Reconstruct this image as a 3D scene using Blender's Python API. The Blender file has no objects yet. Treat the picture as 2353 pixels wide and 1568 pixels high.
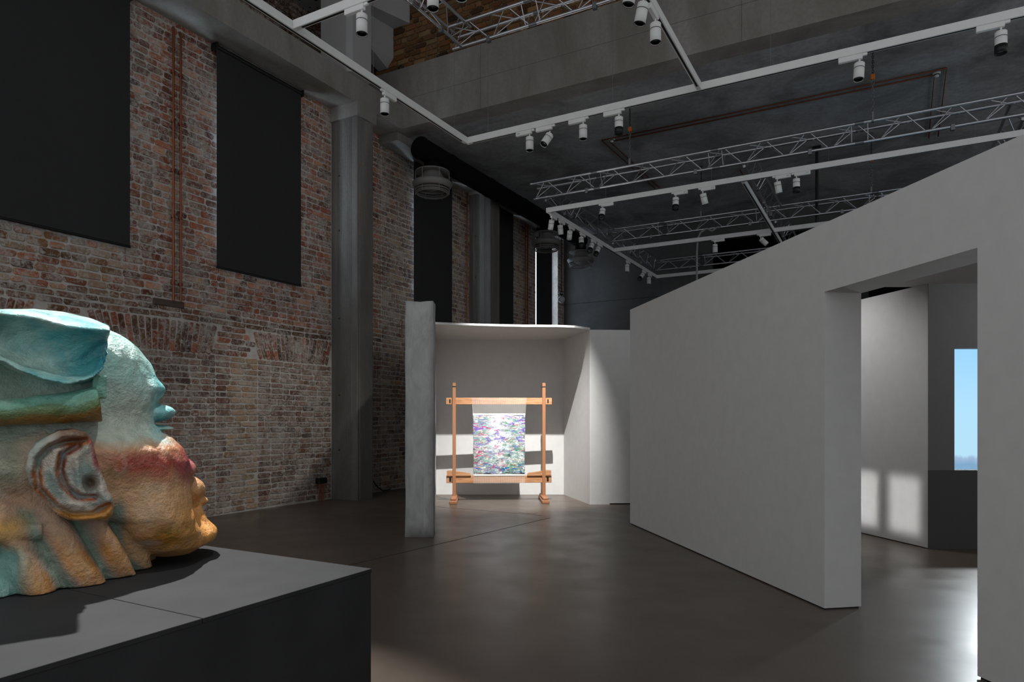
import bpy, bmesh, math, random
import numpy as np
from mathutils import Vector, Matrix, noise as mnoise

scene = bpy.context.scene
COL = scene.collection
R = math.radians
rnd = random.Random(7)

# ------------------------------------------------------------------ camera, world, lights, exposure
YAW = 28.83                      # the hall's long axis lies this far right of the view axis
EYE = 1.5
cam_d = bpy.data.cameras.new('camera')
cam = bpy.data.objects.new('camera', cam_d)
COL.objects.link(cam)
cam.location = (0, 0, EYE)
cam.rotation_euler = (R(90), 0, R(YAW))
cam_d.sensor_width = 36
cam_d.lens = 36 * 1560 / 2353
cam_d.shift_y = 175 / 2353
cam_d.clip_end = 200
cam_d.clip_start = .05
scene.camera = cam

world = bpy.data.worlds.new('world')
scene.world = world
world.use_nodes = True
world.node_tree.nodes['Background'].inputs[0].default_value = (0.94, 0.97, 1.0, 1)
world.node_tree.nodes['Background'].inputs[1].default_value = 0.55

scene.view_settings.view_transform = 'Standard'
scene.view_settings.look = 'None'
scene.view_settings.gamma = 1
scene.view_settings.use_curve_mapping = False
scene.view_settings.exposure = 0.0

S_, C_ = math.sin(R(YAW)), math.cos(R(YAW))
def cw(lat, dep, z=0.0):
    """plan position in the booth frame (turned by YAW against the hall) -> world"""
    return Vector((-S_ * dep + C_ * lat, C_ * dep + S_ * lat, z))

def add_spot(name, loc, target, power, size_deg, blend=0.3, radius=0.03, color=(1, 0.96, 0.9), parent=None):
    d = bpy.data.lights.new(name, 'SPOT')
    d.energy = power
    d.spot_size = R(size_deg)
    d.spot_blend = blend
    d.shadow_soft_size = radius
    d.color = color
    o = bpy.data.objects.new(name, d)
    COL.objects.link(o)
    loc = Vector(loc)
    rot = (Vector(target) - loc).to_track_quat('-Z', 'Y')
    o.rotation_euler = rot.to_euler()
    o.location = loc
    if parent is not None:
        o.parent = parent
        o.matrix_parent_inverse = Matrix.Translation(parent.location).inverted()
    return o

# ------------------------------------------------------------------ helpers
def lin(c):
    c = c / 255.0
    return c / 12.92 if c <= 0.04045 else ((c + 0.055) / 1.055) ** 2.4
def rgb(r, g, b):
    return (lin(r), lin(g), lin(b), 1)

def tag(o, label=None, cat=None, group=None, kind=None):
    if label: o['label'] = label
    if cat: o['category'] = cat
    if group: o['group'] = group
    if kind: o['kind'] = kind
    return o

def empty(name, loc, rz=0.0, label=None, cat=None, group=None, kind=None):
    o = bpy.data.objects.new(name, None)
    COL.objects.link(o)
    o.location = loc
    o.rotation_euler = (0, 0, rz)
    o.empty_display_size = .1
    return tag(o, label, cat, group, kind)

def link_mesh(name, me, mat=None, parent=None, loc=(0, 0, 0), rot=(0, 0, 0), scale=(1, 1, 1)):
    o = bpy.data.objects.new(name, me)
    COL.objects.link(o)
    if mat is not None and len(me.materials) == 0:
        me.materials.append(mat)
    o.parent = parent
    o.location = loc
    o.rotation_euler = rot
    o.scale = scale
    return o

class MB:
    """collects faces of ONE mesh"""
    def __init__(self):
        self.v = []; self.f = []; self.sm = []
    def add(self, vs, fs, smooth=False):
        n = len(self.v)
        self.v += [tuple(v) for v in vs]
        self.f += [tuple(i + n for i in f) for f in fs]
        self.sm += [smooth] * len(fs)
        return self
    def box(self, x0, y0, z0, x1, y1, z1):
        vs = [(x, y, z) for z in (z0, z1) for y in (y0, y1) for x in (x0, x1)]
        return self.add(vs, [(0, 2, 3, 1), (4, 5, 7, 6), (0, 1, 5, 4), (2, 6, 7, 3), (0, 4, 6, 2), (1, 3, 7, 5)])
    def bbox(self, x0, y0, z0, x1, y1, z1, ch=.006):
        """box with chamfered edges"""
        bm = bmesh.new()
        bmesh.ops.create_cube(bm, size=1)
        for v in bm.verts:
            v.co = Vector((x0 + (v.co.x + .5) * (x1 - x0), y0 + (v.co.y + .5) * (y1 - y0), z0 + (v.co.z + .5) * (z1 - z0)))
        bmesh.ops.bevel(bm, geom=bm.edges[:], offset=ch, segments=1, affect='EDGES')
        bm.verts.index_update()
        self.add([v.co[:] for v in bm.verts], [[v.index for v in f.verts] for f in bm.faces])
        bm.free()
        return self
    def prism(self, poly, z0, z1):
        n = len(poly)
        vs = [(p[0], p[1], z0) for p in poly] + [(p[0], p[1], z1) for p in poly]
        fs = [tuple(reversed(range(n))), tuple(range(n, 2 * n))]
        fs += [(i, (i + 1) % n, n + (i + 1) % n, n + i) for i in range(n)]
        return self.add(vs, fs)
    def cyl(self, p, q, r0, r1=None, n=12, caps=True):
        r1 = r0 if r1 is None else r1
        p, q = Vector(p), Vector(q)
        d = (q - p).normalized()
        a = d.orthogonal().normalized()
        b = d.cross(a)
        vs = []
        for c, r in ((p, r0), (q, r1)):
            for i in range(n):
                t = 2 * math.pi * i / n
                vs.append(c + (a * math.cos(t) + b * math.sin(t)) * r)
        self.add(vs, [(i, (i + 1) % n, n + (i + 1) % n, n + i) for i in range(n)], True)
        if caps:
            self.add(vs, [tuple(reversed(range(n))), tuple(range(n, 2 * n))])
        return self
    def tube(self, pts, r, n=8):
        pts = [Vector(p) for p in pts]
        rings = []
        prev = None
        for i, p in enumerate(pts):
            d = (pts[min(i + 1, len(pts) - 1)] - pts[max(i - 1, 0)]).normalized()
            a = (prev - d * prev.dot(d)).normalized() if prev is not None and (prev - d * prev.dot(d)).length > 1e-4 else d.orthogonal().normalized()
            prev = a
            b = d.cross(a)
            rings.append([p + (a * math.cos(2 * math.pi * k / n) + b * math.sin(2 * math.pi * k / n)) * r for k in range(n)])
        vs = [v for ring in rings for v in ring]
        fs = [(i * n + k, i * n + (k + 1) % n, (i + 1) * n + (k + 1) % n, (i + 1) * n + k) for i in range(len(rings) - 1) for k in range(n)]
        self.add(vs, fs, True)
        self.add(rings[0], [tuple(reversed(range(n)))])
        self.add(rings[-1], [tuple(range(n))])
        return self
    def lathe(self, prof, n=40, c=(0, 0, 0), closed=False):
        m = len(prof)
        vs = [(c[0] + r * math.cos(2 * math.pi * i / n), c[1] + r * math.sin(2 * math.pi * i / n), c[2] + z) for i in range(n) for r, z in prof]
        fs = [(i * m + j, ((i + 1) % n) * m + j, ((i + 1) % n) * m + j + 1, i * m + j + 1) for i in range(n) for j in range(m - 1)]
        if closed:
            fs += [(i * m + m - 1, ((i + 1) % n) * m + m - 1, ((i + 1) % n) * m, i * m) for i in range(n)]
        return self.add(vs, fs, True)
    def sphere(self, c, r, n=20, m=12):
        prof = [(max(1e-4, r[0] * math.sin(math.pi * j / m)) if isinstance(r, tuple) else max(1e-4, r * math.sin(math.pi * j / m)),
                 -(r[2] if isinstance(r, tuple) else r) * math.cos(math.pi * j / m)) for j in range(m + 1)]
        return self.lathe(prof, n, c)
    def mesh(self, name):
        me = bpy.data.meshes.new(name)
        me.from_pydata(self.v, [], self.f)
        me.polygons.foreach_set('use_smooth', self.sm)
        me.update()
        return me
    def build(self, name, mat, parent=None, loc=(0, 0, 0), rot=(0, 0, 0)):
        return link_mesh(name, self.mesh(name), mat, parent, loc, rot)

UNIT_CYL = {}
def rod(name, p, q, r, mat, parent):
    """a straight round bar, mesh shared between all bars of one material"""
    key = mat.name
    if key not in UNIT_CYL:
        me = MB().cyl((0, 0, -.5), (0, 0, .5), 1, n=10).mesh('rod')
        me.materials.append(mat)
        UNIT_CYL[key] = me
    p, q = Vector(p), Vector(q)
    o = bpy.data.objects.new(name, UNIT_CYL[key])
    COL.objects.link(o)
    o.parent = parent
    base = Vector(parent.location) if parent is not None else Vector((0, 0, 0))
    o.location = (p + q) / 2 - base
    o.rotation_euler = (q - p).to_track_quat('Z', 'Y').to_euler()
    o.scale = (r, r, (q - p).length)
    return o

# ------------------------------------------------------------------ materials
def nt(m): return m.node_tree.nodes, m.node_tree.links
def new_mat(name):
    m = bpy.data.materials.new(name)
    m.use_nodes = True
    return m
def simple(name, col, rough=.6, metal=0.0, spec=.5):
    m = new_mat(name)
    b = m.node_tree.nodes['Principled BSDF']
    b.inputs['Base Color'].default_value = col
    b.inputs['Roughness'].default_value = rough
    b.inputs['Metallic'].default_value = metal
    b.inputs['Specular IOR Level'].default_value = spec
    # a breath of procedural variation
    N, L = nt(m)
    n = N.new('ShaderNodeTexNoise'); n.inputs['Scale'].default_value = 9; n.inputs['Detail'].default_value = 4
    g = N.new('ShaderNodeNewGeometry'); L.new(g.outputs['Position'], n.inputs['Vector'])
    mx = N.new('ShaderNodeMix'); mx.data_type = 'RGBA'
    mx.inputs['A'].default_value = [c * .93 for c in col[:3]] + [1]
    mx.inputs['B'].default_value = [min(1, c * 1.07) for c in col[:3]] + [1]
    L.new(n.outputs['Fac'], mx.inputs['Factor']); L.new(mx.outputs['Result'], b.inputs['Base Color'])
    return m

class G:
    """tiny node-building helper"""
    def __init__(self, m):
        self.m = m; self.N = m.node_tree.nodes; self.L = m.node_tree.links
        self.b = self.N['Principled BSDF']
        self.pos = self.N.new('ShaderNodeNewGeometry').outputs['Position']
    def link(self, a, b): self.L.new(a, b)
    def mapping(self, vec, scale=(1, 1, 1), loc=(0, 0, 0), rot=(0, 0, 0)):
        n = self.N.new('ShaderNodeMapping')
        n.inputs['Scale'].default_value = scale; n.inputs['Location'].default_value = loc; n.inputs['Rotation'].default_value = rot
        self.link(vec, n.inputs['Vector']); return n.outputs['Vector']
    def noise(self, vec, scale, detail=5, rough=.55, dist=0.0):
        n = self.N.new('ShaderNodeTexNoise')
        n.inputs['Scale'].default_value = scale; n.inputs['Detail'].default_value = detail
        n.inputs['Roughness'].default_value = rough; n.inputs['Distortion'].default_value = dist
        self.link(vec, n.inputs['Vector']); return n.outputs['Fac']
    def ramp(self, fac, stops):
        n = self.N.new('ShaderNodeValToRGB')
        e = n.color_ramp.elements
        while len(e) < len(stops): e.new(.5)
        for k, (p, c) in zip(e, stops):
            k.position = p
            k.color = c if len(c) == 4 else (*c, 1)
        self.link(fac, n.inputs['Fac']); return n.outputs['Color']
    def gray(self, fac, lo, hi, a=0.0, b=1.0):
        n = self.N.new('ShaderNodeMapRange')
        n.inputs['From Min'].default_value = lo; n.inputs['From Max'].default_value = hi
        n.inputs['To Min'].default_value = a; n.inputs['To Max'].default_value = b
        self.link(fac, n.inputs['Value']); return n.outputs['Result']
    def mix(self, fac, a, b, blend='MIX'):
        n = self.N.new('ShaderNodeMix'); n.data_type = 'RGBA'; n.blend_type = blend
        for k, v in (('Factor', fac), ('A', a), ('B', b)):
            if hasattr(v, 'is_output') or isinstance(v, bpy.types.NodeSocket): self.link(v, n.inputs[k])
            else: n.inputs[k].default_value = v
        return n.outputs['Result']
    def math(self, op, a, b=0.0):
        n = self.N.new('ShaderNodeMath'); n.operation = op
        for i, v in enumerate((a, b)):
            if isinstance(v, bpy.types.NodeSocket): self.link(v, n.inputs[i])
            else: n.inputs[i].default_value = v
        return n.outputs[0]
    def bump(self, h, strength, dist=.01):
        n = self.N.new('ShaderNodeBump')
        n.inputs['Strength'].default_value = strength; n.inputs['Distance'].default_value = dist
        self.link(h, n.inputs['Height']); self.link(n.outputs['Normal'], self.b.inputs['Normal'])
    def color(self, c): self.link(c, self.b.inputs['Base Color'])
    def rough(self, r):
        if isinstance(r, bpy.types.NodeSocket): self.link(r, self.b.inputs['Roughness'])
        else: self.b.inputs['Roughness'].default_value = r

def concrete(name, dark, mid, light, sc=1.0, streak=False, bump=.25):
    m = new_mat(name); g = G(m)
    v = g.mapping(g.pos, (1, 1, .25) if streak else (1, 1, 1))
    big = g.noise(v, .9 * sc, 8, .65, .6)
    c = g.ramp(big, [(.28, dark), (.5, mid), (.72, light)])
    fine = g.noise(g.pos, 14 * sc, 6, .6)
    c = g.mix(g.gray(fine, .35, .7, 0, .35), c, dark)
    g.color(c); g.rough(.75)
    g.bump(g.noise(g.pos, 30, 6, .6), bump, .01)
    return m

M = {}
M['ceiling'] = concrete('dark ceiling concrete', rgb(96, 95, 95), rgb(158, 158, 159), rgb(192, 193, 195), .8)
M['beam'] = concrete('cast beam concrete', rgb(118, 112, 104), rgb(146, 142, 136), rgb(166, 163, 158), 1.4, True)
M['backwall'] = concrete('back wall concrete', rgb(72, 71, 70), rgb(92, 91, 90), rgb(106, 104, 102), .5)
M['column'] = concrete('ribbed column concrete', rgb(90, 86, 80), rgb(110, 106, 101), rgb(132, 129, 125), 1.6, True)
M['white'] = simple('white wall paint', rgb(208, 207, 205), .85, spec=.25)
M['plaster'] = (lambda m: (lambda g: (g.color(g.ramp(g.noise(g.mapping(g.pos, (3, 3, 1)), 2.2, 7, .65, 1.2), [(.25, rgb(156, 156, 155)), (.6, rgb(188, 188, 186))])), g.rough(.9),
                g.bump(g.noise(g.mapping(g.pos, (1, 1, .6), rot=(0, .5, 0)), 9, 7, .65, 1.5), .55, .02), m)[-1])(G(m)))(new_mat('rough white plaster'))
M['uppergrey'] = simple('upper white shaft paint', rgb(176, 175, 176), .85)
M['inner_grey'] = simple('mid grey wall paint', rgb(118, 118, 119), .85)
M['inner_dark'] = simple('dark grey wall paint', rgb(82, 82, 83), .8)
M['blind'] = simple('black blackout fabric', rgb(58, 58, 59), .95, spec=.1)
M['black'] = simple('black metal', rgb(16, 16, 16), .5)
M['black_matte'] = simple('matt black duct', rgb(14, 14, 14), .9, spec=.15)
M['track'] = simple('white powder coat', rgb(236, 236, 234), .5)
M['slot'] = simple('track slot', rgb(14, 14, 14), .7)
M['lens'] = simple('lamp lens', rgb(120, 122, 126), .15, .6)
M['alu'] = simple('aluminium tube', rgb(206, 207, 211), .28, 1.0)
M['alu_dark'] = simple('dull clamp metal', rgb(130, 131, 134), .4, .9)
M['grey_vent'] = simple('grey vent paint', rgb(128, 124, 122), .5)
M['copper'] = simple('copper pipe', rgb(146, 88, 62), .4, .85)
M['oldcopper'] = simple('dull copper pipe', rgb(128, 74, 54), .5, .7)
M['orange'] = simple('orange sling', rgb(190, 100, 20), .6)
M['cable'] = simple('black cable', rgb(24, 24, 24), .6)
M['greycable'] = simple('grey cable', rgb(150, 150, 150), .6)
M['glass'] = simple('frosted globe', rgb(190, 194, 198), .2)
M['plinth'] = (lambda m: (lambda g: (g.color(g.ramp(g.noise(g.pos, 3, 7, .6), [(.3, rgb(45, 46, 48)), (.7, rgb(55, 56, 58))])), g.rough(.7), setattr(g.b.inputs['Specular IOR Level'], 'default_value', .25), m)[-1])(G(m)))(new_mat('charcoal plinth board'))
M['joint'] = simple('dark joint', rgb(30, 28, 26), .8)
M['stone'] = simple('dark stone', rgb(88, 76, 66), .9)
M['detector'] = simple('white plastic', rgb(200, 200, 198), .4)

def m_floor():
    m = new_mat('polished brown grey concrete'); g = G(m)
    big = g.noise(g.pos, .55, 6, .55, .4)
    c = g.ramp(big, [(.3, rgb(86, 76, 67)), (.7, rgb(102, 91, 82))])
    fine = g.noise(g.mapping(g.pos, (1, 1.6, 1)), 6, 8, .65)
    c = g.mix(g.gray(fine, .4, .75, 0, .25), c, rgb(78, 68, 60))
    g.color(c)
    g.rough(g.gray(g.noise(g.pos, 2.3, 5), .3, .7, .30, .40))
    g.b.inputs['Specular IOR Level'].default_value = .5
    g.bump(g.noise(g.pos, 60, 3), .03, .002)
    return m
M['floor'] = m_floor()

def m_brick(name, use_object, wash, wash_col=rgb(196, 187, 178)):
    """fired clay: tint per brick, pale lime wash rubbed over it"""
    m = new_mat(name); g = G(m)
    if use_object:
        tint = g.N.new('ShaderNodeObjectInfo').outputs['Color']
    else:
        a = g.N.new('ShaderNodeAttribute'); a.attribute_name = 'tint'; tint = a.outputs['Color']
    n1 = g.noise(g.pos, 26, 7, .68, .6)
    c = g.mix(g.gray(n1, .35, .75, 0, .75), tint, g.mix(1.0, tint, (.52, .47, .43, 1), 'MULTIPLY'))
    patches = g.noise(g.pos, 3.1, 6, .62, .8)
    fine = g.noise(g.pos, 21, 8, .7, 1.0)
    w = g.math('ADD', g.math('MULTIPLY', patches, .55), g.math('MULTIPLY', fine, .75))
    c = g.mix(g.gray(w, .80 - wash, .96 - wash, 0, .82), c, wash_col)
    g.color(c); g.rough(.9); g.b.inputs['Specular IOR Level'].default_value = .25
    g.bump(g.noise(g.pos, 38, 7, .65), .55, .02)
    return m
M['brick_obj'] = m_brick('old red brick piece', True, .215)
M['brick_mesh'] = m_brick('old red brick field', False, .215)
M['brick_up'] = m_brick('ochre brick piece', True, .10, rgb(146, 126, 100))

def m_mortar(name, a, b):
    m = new_mat(name); g = G(m)
    g.color(g.ramp(g.noise(g.pos, 5, 8, .65, .5), [(.25, a), (.65, b)])); g.rough(.95)
    g.b.inputs['Specular IOR Level'].default_value = .2
    g.bump(g.noise(g.pos, 45, 6, .7), .6, .02)
    return m
M['mortar'] = m_mortar('pale lime mortar', rgb(178, 170, 162), rgb(214, 208, 201))
M['mortar_up'] = m_mortar('ochre lime mortar', rgb(112, 98, 80), rgb(138, 121, 98))

def m_wood():
    m = new_mat('warm pine wood'); g = G(m)
    tc = g.N.new('ShaderNodeTexCoord').outputs['Object']
    v = g.mapping(tc, (3, 30, 30))
    w = g.noise(v, 1.6, 6, .6, .8)
    g.color(g.ramp(w, [(.25, rgb(140, 94, 62)), (.5, rgb(180, 130, 90)), (.78, rgb(204, 160, 120))])); g.rough(.5)
    g.bump(w, .08, .004)
    return m
M['wood'] = m_wood()
M['wood_dark'] = simple('darker pine post', rgb(158, 108, 74), .5)
M['thread'] = simple('white cotton warp', rgb(226, 224, 218), .9)

def m_textile():
    m = new_mat('woven water and flower tapestry'); g = G(m)
    tc = g.N.new('ShaderNodeTexCoord').outputs['Object']
    v = g.mapping(tc, (2.2, 1, 8))
    n1 = g.noise(v, 1.7, 8, .68, 1.2)
    base = g.ramp(n1, [(.18, rgb(40, 66, 50)), (.33, rgb(78, 110, 84)), (.42, rgb(150, 166, 150)), (.47, rgb(96, 148, 142)), (.54, rgb(206, 212, 204)), (.60, rgb(120, 116, 100)), (.68, rgb(196, 198, 186)), (.8, rgb(70, 84, 72))])
    sep = g.N.new('ShaderNodeSeparateXYZ'); g.link(tc, sep.inputs[0])
    X, Z = sep.outputs['X'], sep.outputs['Z']
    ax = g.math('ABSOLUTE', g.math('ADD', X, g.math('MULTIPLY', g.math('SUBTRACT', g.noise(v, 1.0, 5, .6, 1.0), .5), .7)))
    # pale water in the middle of the upper half, spotlight overexposure painted in
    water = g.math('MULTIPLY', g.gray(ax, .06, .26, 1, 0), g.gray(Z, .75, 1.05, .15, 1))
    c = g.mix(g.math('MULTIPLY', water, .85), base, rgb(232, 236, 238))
    # drifts of blossom either side, blue and green at the foot
    def drift(c, sc, loc, th, col, mask):
        n = g.noise(g.mapping(tc, (sc, 1, sc * 2.1), loc=loc), 1.5, 6, .72, 1.0)
        return g.mix(g.math('MULTIPLY', g.gray(n, th - .02, th + .07), mask), c, col)
    left, right = g.gray(X, -.1, .12, 1, .25), g.gray(X, -.12, .1, .25, 1)
    foot, top = g.gray(Z, .70, 1.0, 1, .3), g.gray(Z, .75, 1.05, .3, 1)
    c = drift(c, 3.0, (3.1, 0, 1.7), .53, rgb(70, 140, 104), right)
    c = drift(c, 3.8, (9.2, 0, 5.0), .53, rgb(112, 92, 176), top)
    c = drift(c, 3.4, (1.2, 0, 8.0), .53, rgb(36, 92, 150), foot)
    c = drift(c, 5.0, (5.4, 0, 3.3), .56, rgb(198, 54, 104), left)
    c = drift(c, 8.0, (2.2, 0, 6.3), .58, rgb(190, 44, 60), 1.0)
    c = drift(c, 8.0, (7.7, 0, 2.1), .56, rgb(240, 242, 244), 1.0)
    c = drift(c, 3.0, (0.3, 0, 9.1), .56, rgb(58, 60, 52), foot)
    g.color(c); g.rough(.95); g.b.inputs['Specular IOR Level'].default_value = .1
    g.bump(g.noise(g.mapping(tc, (120, 1, 300)), 1, 2), .3, .004)
    return m
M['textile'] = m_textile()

def m_emit(name, col, strength):
    m = new_mat(name); N, L = nt(m)
    b = N['Principled BSDF']
    b.inputs['Base Color'].default_value = (0, 0, 0, 1)
    b.inputs['Emission Color'].default_value = col
    b.inputs['Emission Strength'].default_value = strength
    return m
M['daylight'] = m_emit('bright window pane', (.66, .82, 1.0, 1), 22.0)

M['daylight_far'] = m_emit('dimmer far window pane', (.70, .84, 1.0, 1), 2.0)

def m_screen():
    m = new_mat('lit landscape picture'); g = G(m)
    tc = g.N.new('ShaderNodeTexCoord').outputs['Object']
    sep = g.N.new('ShaderNodeSeparateXYZ'); g.link(tc, sep.inputs[0])
    wob = g.math('MULTIPLY', g.math('SUBTRACT', g.noise(g.mapping(tc, (6, 1, 1)), 2.5, 6, .7), .5), .12)
    h = g.gray(g.math('ADD', sep.outputs['Z'], wob), 0, 2.2)
    c = g.ramp(h, [(.0, rgb(206, 226, 238)), (.075, rgb(206, 230, 242)), (.12, rgb(126, 172, 206)), (.25, rgb(120, 158, 190)), (.29, rgb(150, 176, 206)), (.31, rgb(172, 214, 234)), (.6, rgb(168, 214, 240)), (1.0, rgb(146, 202, 238))])
    g.b.inputs['Base Color'].default_value = (0, 0, 0, 1)
    g.link(c, g.b.inputs['Emission Color'])
    g.b.inputs['Emission Strength'].default_value = 1.15
    return m
M['screen'] = m_screen()

# ================================================================== THE HALL
WALL_X = -8.92           # mortar face of the long brick wall
CEIL_Z = 7.15
BACK_Y = 19.6

# ---- floor
mb = MB().box(-9.4, -4, -.2, 9, BACK_Y + .3, 0)
floor = tag(mb.build('floor', M['floor']), 'polished brown grey concrete floor of the hall', kind='structure')
def floor_joint(p, q, w=.012):
    p, q = Vector((*p, 0)), Vector((*q, 0))
    n = (q - p).normalized().cross(Vector((0, 0, 1))) * w / 2
    MB().prism([(p + n)[:2], (q + n)[:2], (q - n)[:2], (p - n)[:2]], -.004, .0015).build('joint', M['joint'], floor)
floor_joint(cw(-1.9, 6.5)[:2], cw(.56, 10.1)[:2])
floor_joint(cw(-1.35, 11.4)[:2], cw(.45, 10.35)[:2], .008)
# floor hatch in front of the loom
hp = cw(.26, 10.7)
MB().prism([(hp + Vector((math.cos(t) * .16, math.sin(t) * .13, 0)))[:2] for t in [k * math.pi / 8 for k in range(16)]], -.003, .003).build('floor_cover', M['floor'], floor)

# ---- long brick wall
WINDOWS = [(3.75, 5.39, 3.92, 6.6), (6.905, 8.41, 3.92, 6.6), (11.815, 13.02, 3.7, 6.6), (14.85, 15.97, 3.7, 6.6), (17.615, 19.15, 3.7, 6.7)]
ys = sorted({2.2, BACK_Y} | {w[0] for w in WINDOWS} | {w[1] for w in WINDOWS})
mb = MB()
for y0, y1 in zip(ys[:-1], ys[1:]):
    win = [w for w in WINDOWS if w[0] <= y0 + 1e-6 and w[1] >= y1 - 1e-6]
    if win:
        w = win[0]
        mb.box(WALL_X - .38, y0, 0, WALL_X, y1, w[2])
        mb.box(WALL_X - .38, y0, w[3], WALL_X, y1, CEIL_Z + .05)
    else:
        mb.box(WALL_X - .38, y0, 0, WALL_X, y1, CEIL_Z + .05)
wall_left = tag(mb.build('wall_left', M['mortar']), 'old red brick wall with lime mortar behind the black blinds', kind='structure')

PAL = [(120, 66, 48), (136, 80, 58), (104, 60, 46), (142, 92, 68), (122, 90, 72), (96, 70, 58), (150, 104, 78), (112, 84, 70), (88, 62, 54), (128, 76, 56)]
PAL_FIELD = [(104, 82, 72), (116, 92, 80), (96, 76, 70), (108, 74, 60), (120, 98, 86), (88, 72, 66), (112, 88, 74)]
PAL_BROWN = [(112, 80, 54), (124, 88, 58), (100, 74, 54), (132, 96, 62), (104, 70, 48)]
PAL_DARK = [(84, 58, 46), (96, 66, 50), (78, 58, 50), (104, 74, 58)]
PAL_PALE = [(132, 110, 88), (144, 122, 98), (124, 100, 80), (136, 104, 80)]

def brick_shape(L, H, D, r):
    """irregular, rounded brick: x = out of the wall, y = length, z = height"""
    hl, hh = L / 2, H / 2
    cl, chh = min(.022, L * .16), min(.022, H * .28)
    pts = []
    for sy, sz in ((1, 1), (-1, 1), (-1, -1), (1, -1)):
        a = (sy * hl, sz * (hh - chh * r.uniform(.5, 1.2)))
        b = (sy * (hl - cl * r.uniform(.5, 1.2)), sz * hh)
        pts += [a, b] if sy * sz > 0 else [b, a]
    pts = [(y + r.uniform(-.007, .007), z + r.uniform(-.006, .006)) for y, z in pts]
    ins = .86
    n = 8
    vs = [(-.012, y, z) for y, z in pts] + [(D * .62, y * .99, z * .97) for y, z in pts]
    vs += [(D + r.uniform(-.003, .003), y - math.copysign(.006, y), z - math.copysign(.006, z)) for y, z in pts]
    fs = [(i, (i + 1) % n, n + (i + 1) % n, n + i) for i in range(n)]
    fs += [(n + i, n + (i + 1) % n, 2 * n + (i + 1) % n, 2 * n + i) for i in range(n)]
    fs += [tuple(range(2 * n, 3 * n))]
    return vs, fs

bricks = []          # (y, z, length, height, angle, depth, tint)
def put(y, z, L, H, ang, pal, r=rnd):
    c = r.choice(pal); k = r.uniform(1.1, 1.5)
    g_ = sum(c) / 3
    bricks.append((y, z, L, H, ang, r.uniform(.007, .015), tuple(min(255, (v * .9 + g_ * .1) * k) for v in c)))

ARCHES = [(3.41, .93), (5.93, .95), (8.45, .88)]
A_Z0, A_Z1 = 2.44, 2.90
BLINDS = [(3.55, 5.47, 3.75), (6.81, 8.49, 3.74), (11.68, 13.14, 3.45), (14.7, 16.1, 3.45), (17.49, 18.52, 3.45)]
z = .02
row = 0
while z < CEIL_Z - .03:
    H = rnd.uniform(.092, .108) if z > 3.1 else rnd.uniform(.088, .098)
    zc = z + H / 2
    y = 2.25 - rnd.uniform(0, .2)
    while y < BACK_Y - .1:
        inpier = 6.87 < y < 7.66 and zc < A_Z0
        long_dark = 2.92 < zc < 3.12
        if long_dark: L = rnd.choice((.29, .33, .3, .2))
        elif zc > 3.2: L = rnd.choice((.13, .14, .16, .2, .25, .27, .3, .18))
        else: L = rnd.choice((.27, .28, .14, .26, .2))
        y1 = y + L
        wb = [e_ for w_ in WINDOWS if w_[2] - .05 < zc < w_[3] + .06 for e_ in w_[:2]]
        for brk in ([4.93, 6.87, 7.66, 9.32, 10.75, 11.62] if zc < A_Z0 else [9.32, 10.75]) + wb:
            if y < brk < y1 + .06: y1 = brk
        L = y1 - y - .016
        yc = y + L / 2
        ok = L > .05
        for a, b, c, d in WINDOWS:
            if y + L > a + .01 and y < b - .01 and zc > c - .04 and zc < d + .05: ok = False
        for (c, hw) in ARCHES:
            f = (zc - A_Z0) / (A_Z1 - A_Z0)
            if A_Z0 - .03 < zc < A_Z1 + .02 and abs(yc - c) < hw - .1 + .1 * f + .5 * L: ok = False
        if 9.38 < yc < 9.70 or 14.08 < yc < 14.4: ok = False
        # wholly hidden by a blind
        for a, b, zb in BLINDS:
            if a + .16 < yc < b - .16 and zc > zb + .25: ok = False
        if zc < 3.0 and yc > 11.6: ok = False
        if ok:
            if yc > 10.75: pal = PAL_PALE + PAL_FIELD
            elif long_dark: pal = PAL_DARK
            elif zc < A_Z0: pal = PAL_FIELD if not inpier else PAL_PALE
            elif zc < 3.9 and yc < 5.6: pal = PAL_BROWN + PAL_PALE + PAL
            else: pal = PAL
            hj = H - .014 - rnd.uniform(0, .008)
            put(yc, zc + .012 * math.sin(yc * 1.7 + zc) + rnd.uniform(-.003, .003), L, hj, rnd.uniform(-.012, .012), pal)
        y = y1
    z += H
    row += 1
for (c, hw) in ARCHES:                     # flat arches of leaning bricks
    n = int(2 * hw / .092)
    for i in range(n):
        u = -1 + (2 * i + 1) / n
        lean = u * .34
        segs = ((A_Z0 + .005, .27), (A_Z0 + .28, .17)) if i % 2 else ((A_Z0 + .005, .16), (A_Z0 + .172, .275))
        for z0, Lb in segs:
            zc = z0 + Lb / 2
            f = (zc - A_Z0) / (A_Z1 - A_Z0)
            yc = c + u * (hw - .11 + .13 * f)
            put(yc, zc, .072, Lb, -lean, PAL_DARK + PAL[:3])

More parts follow.
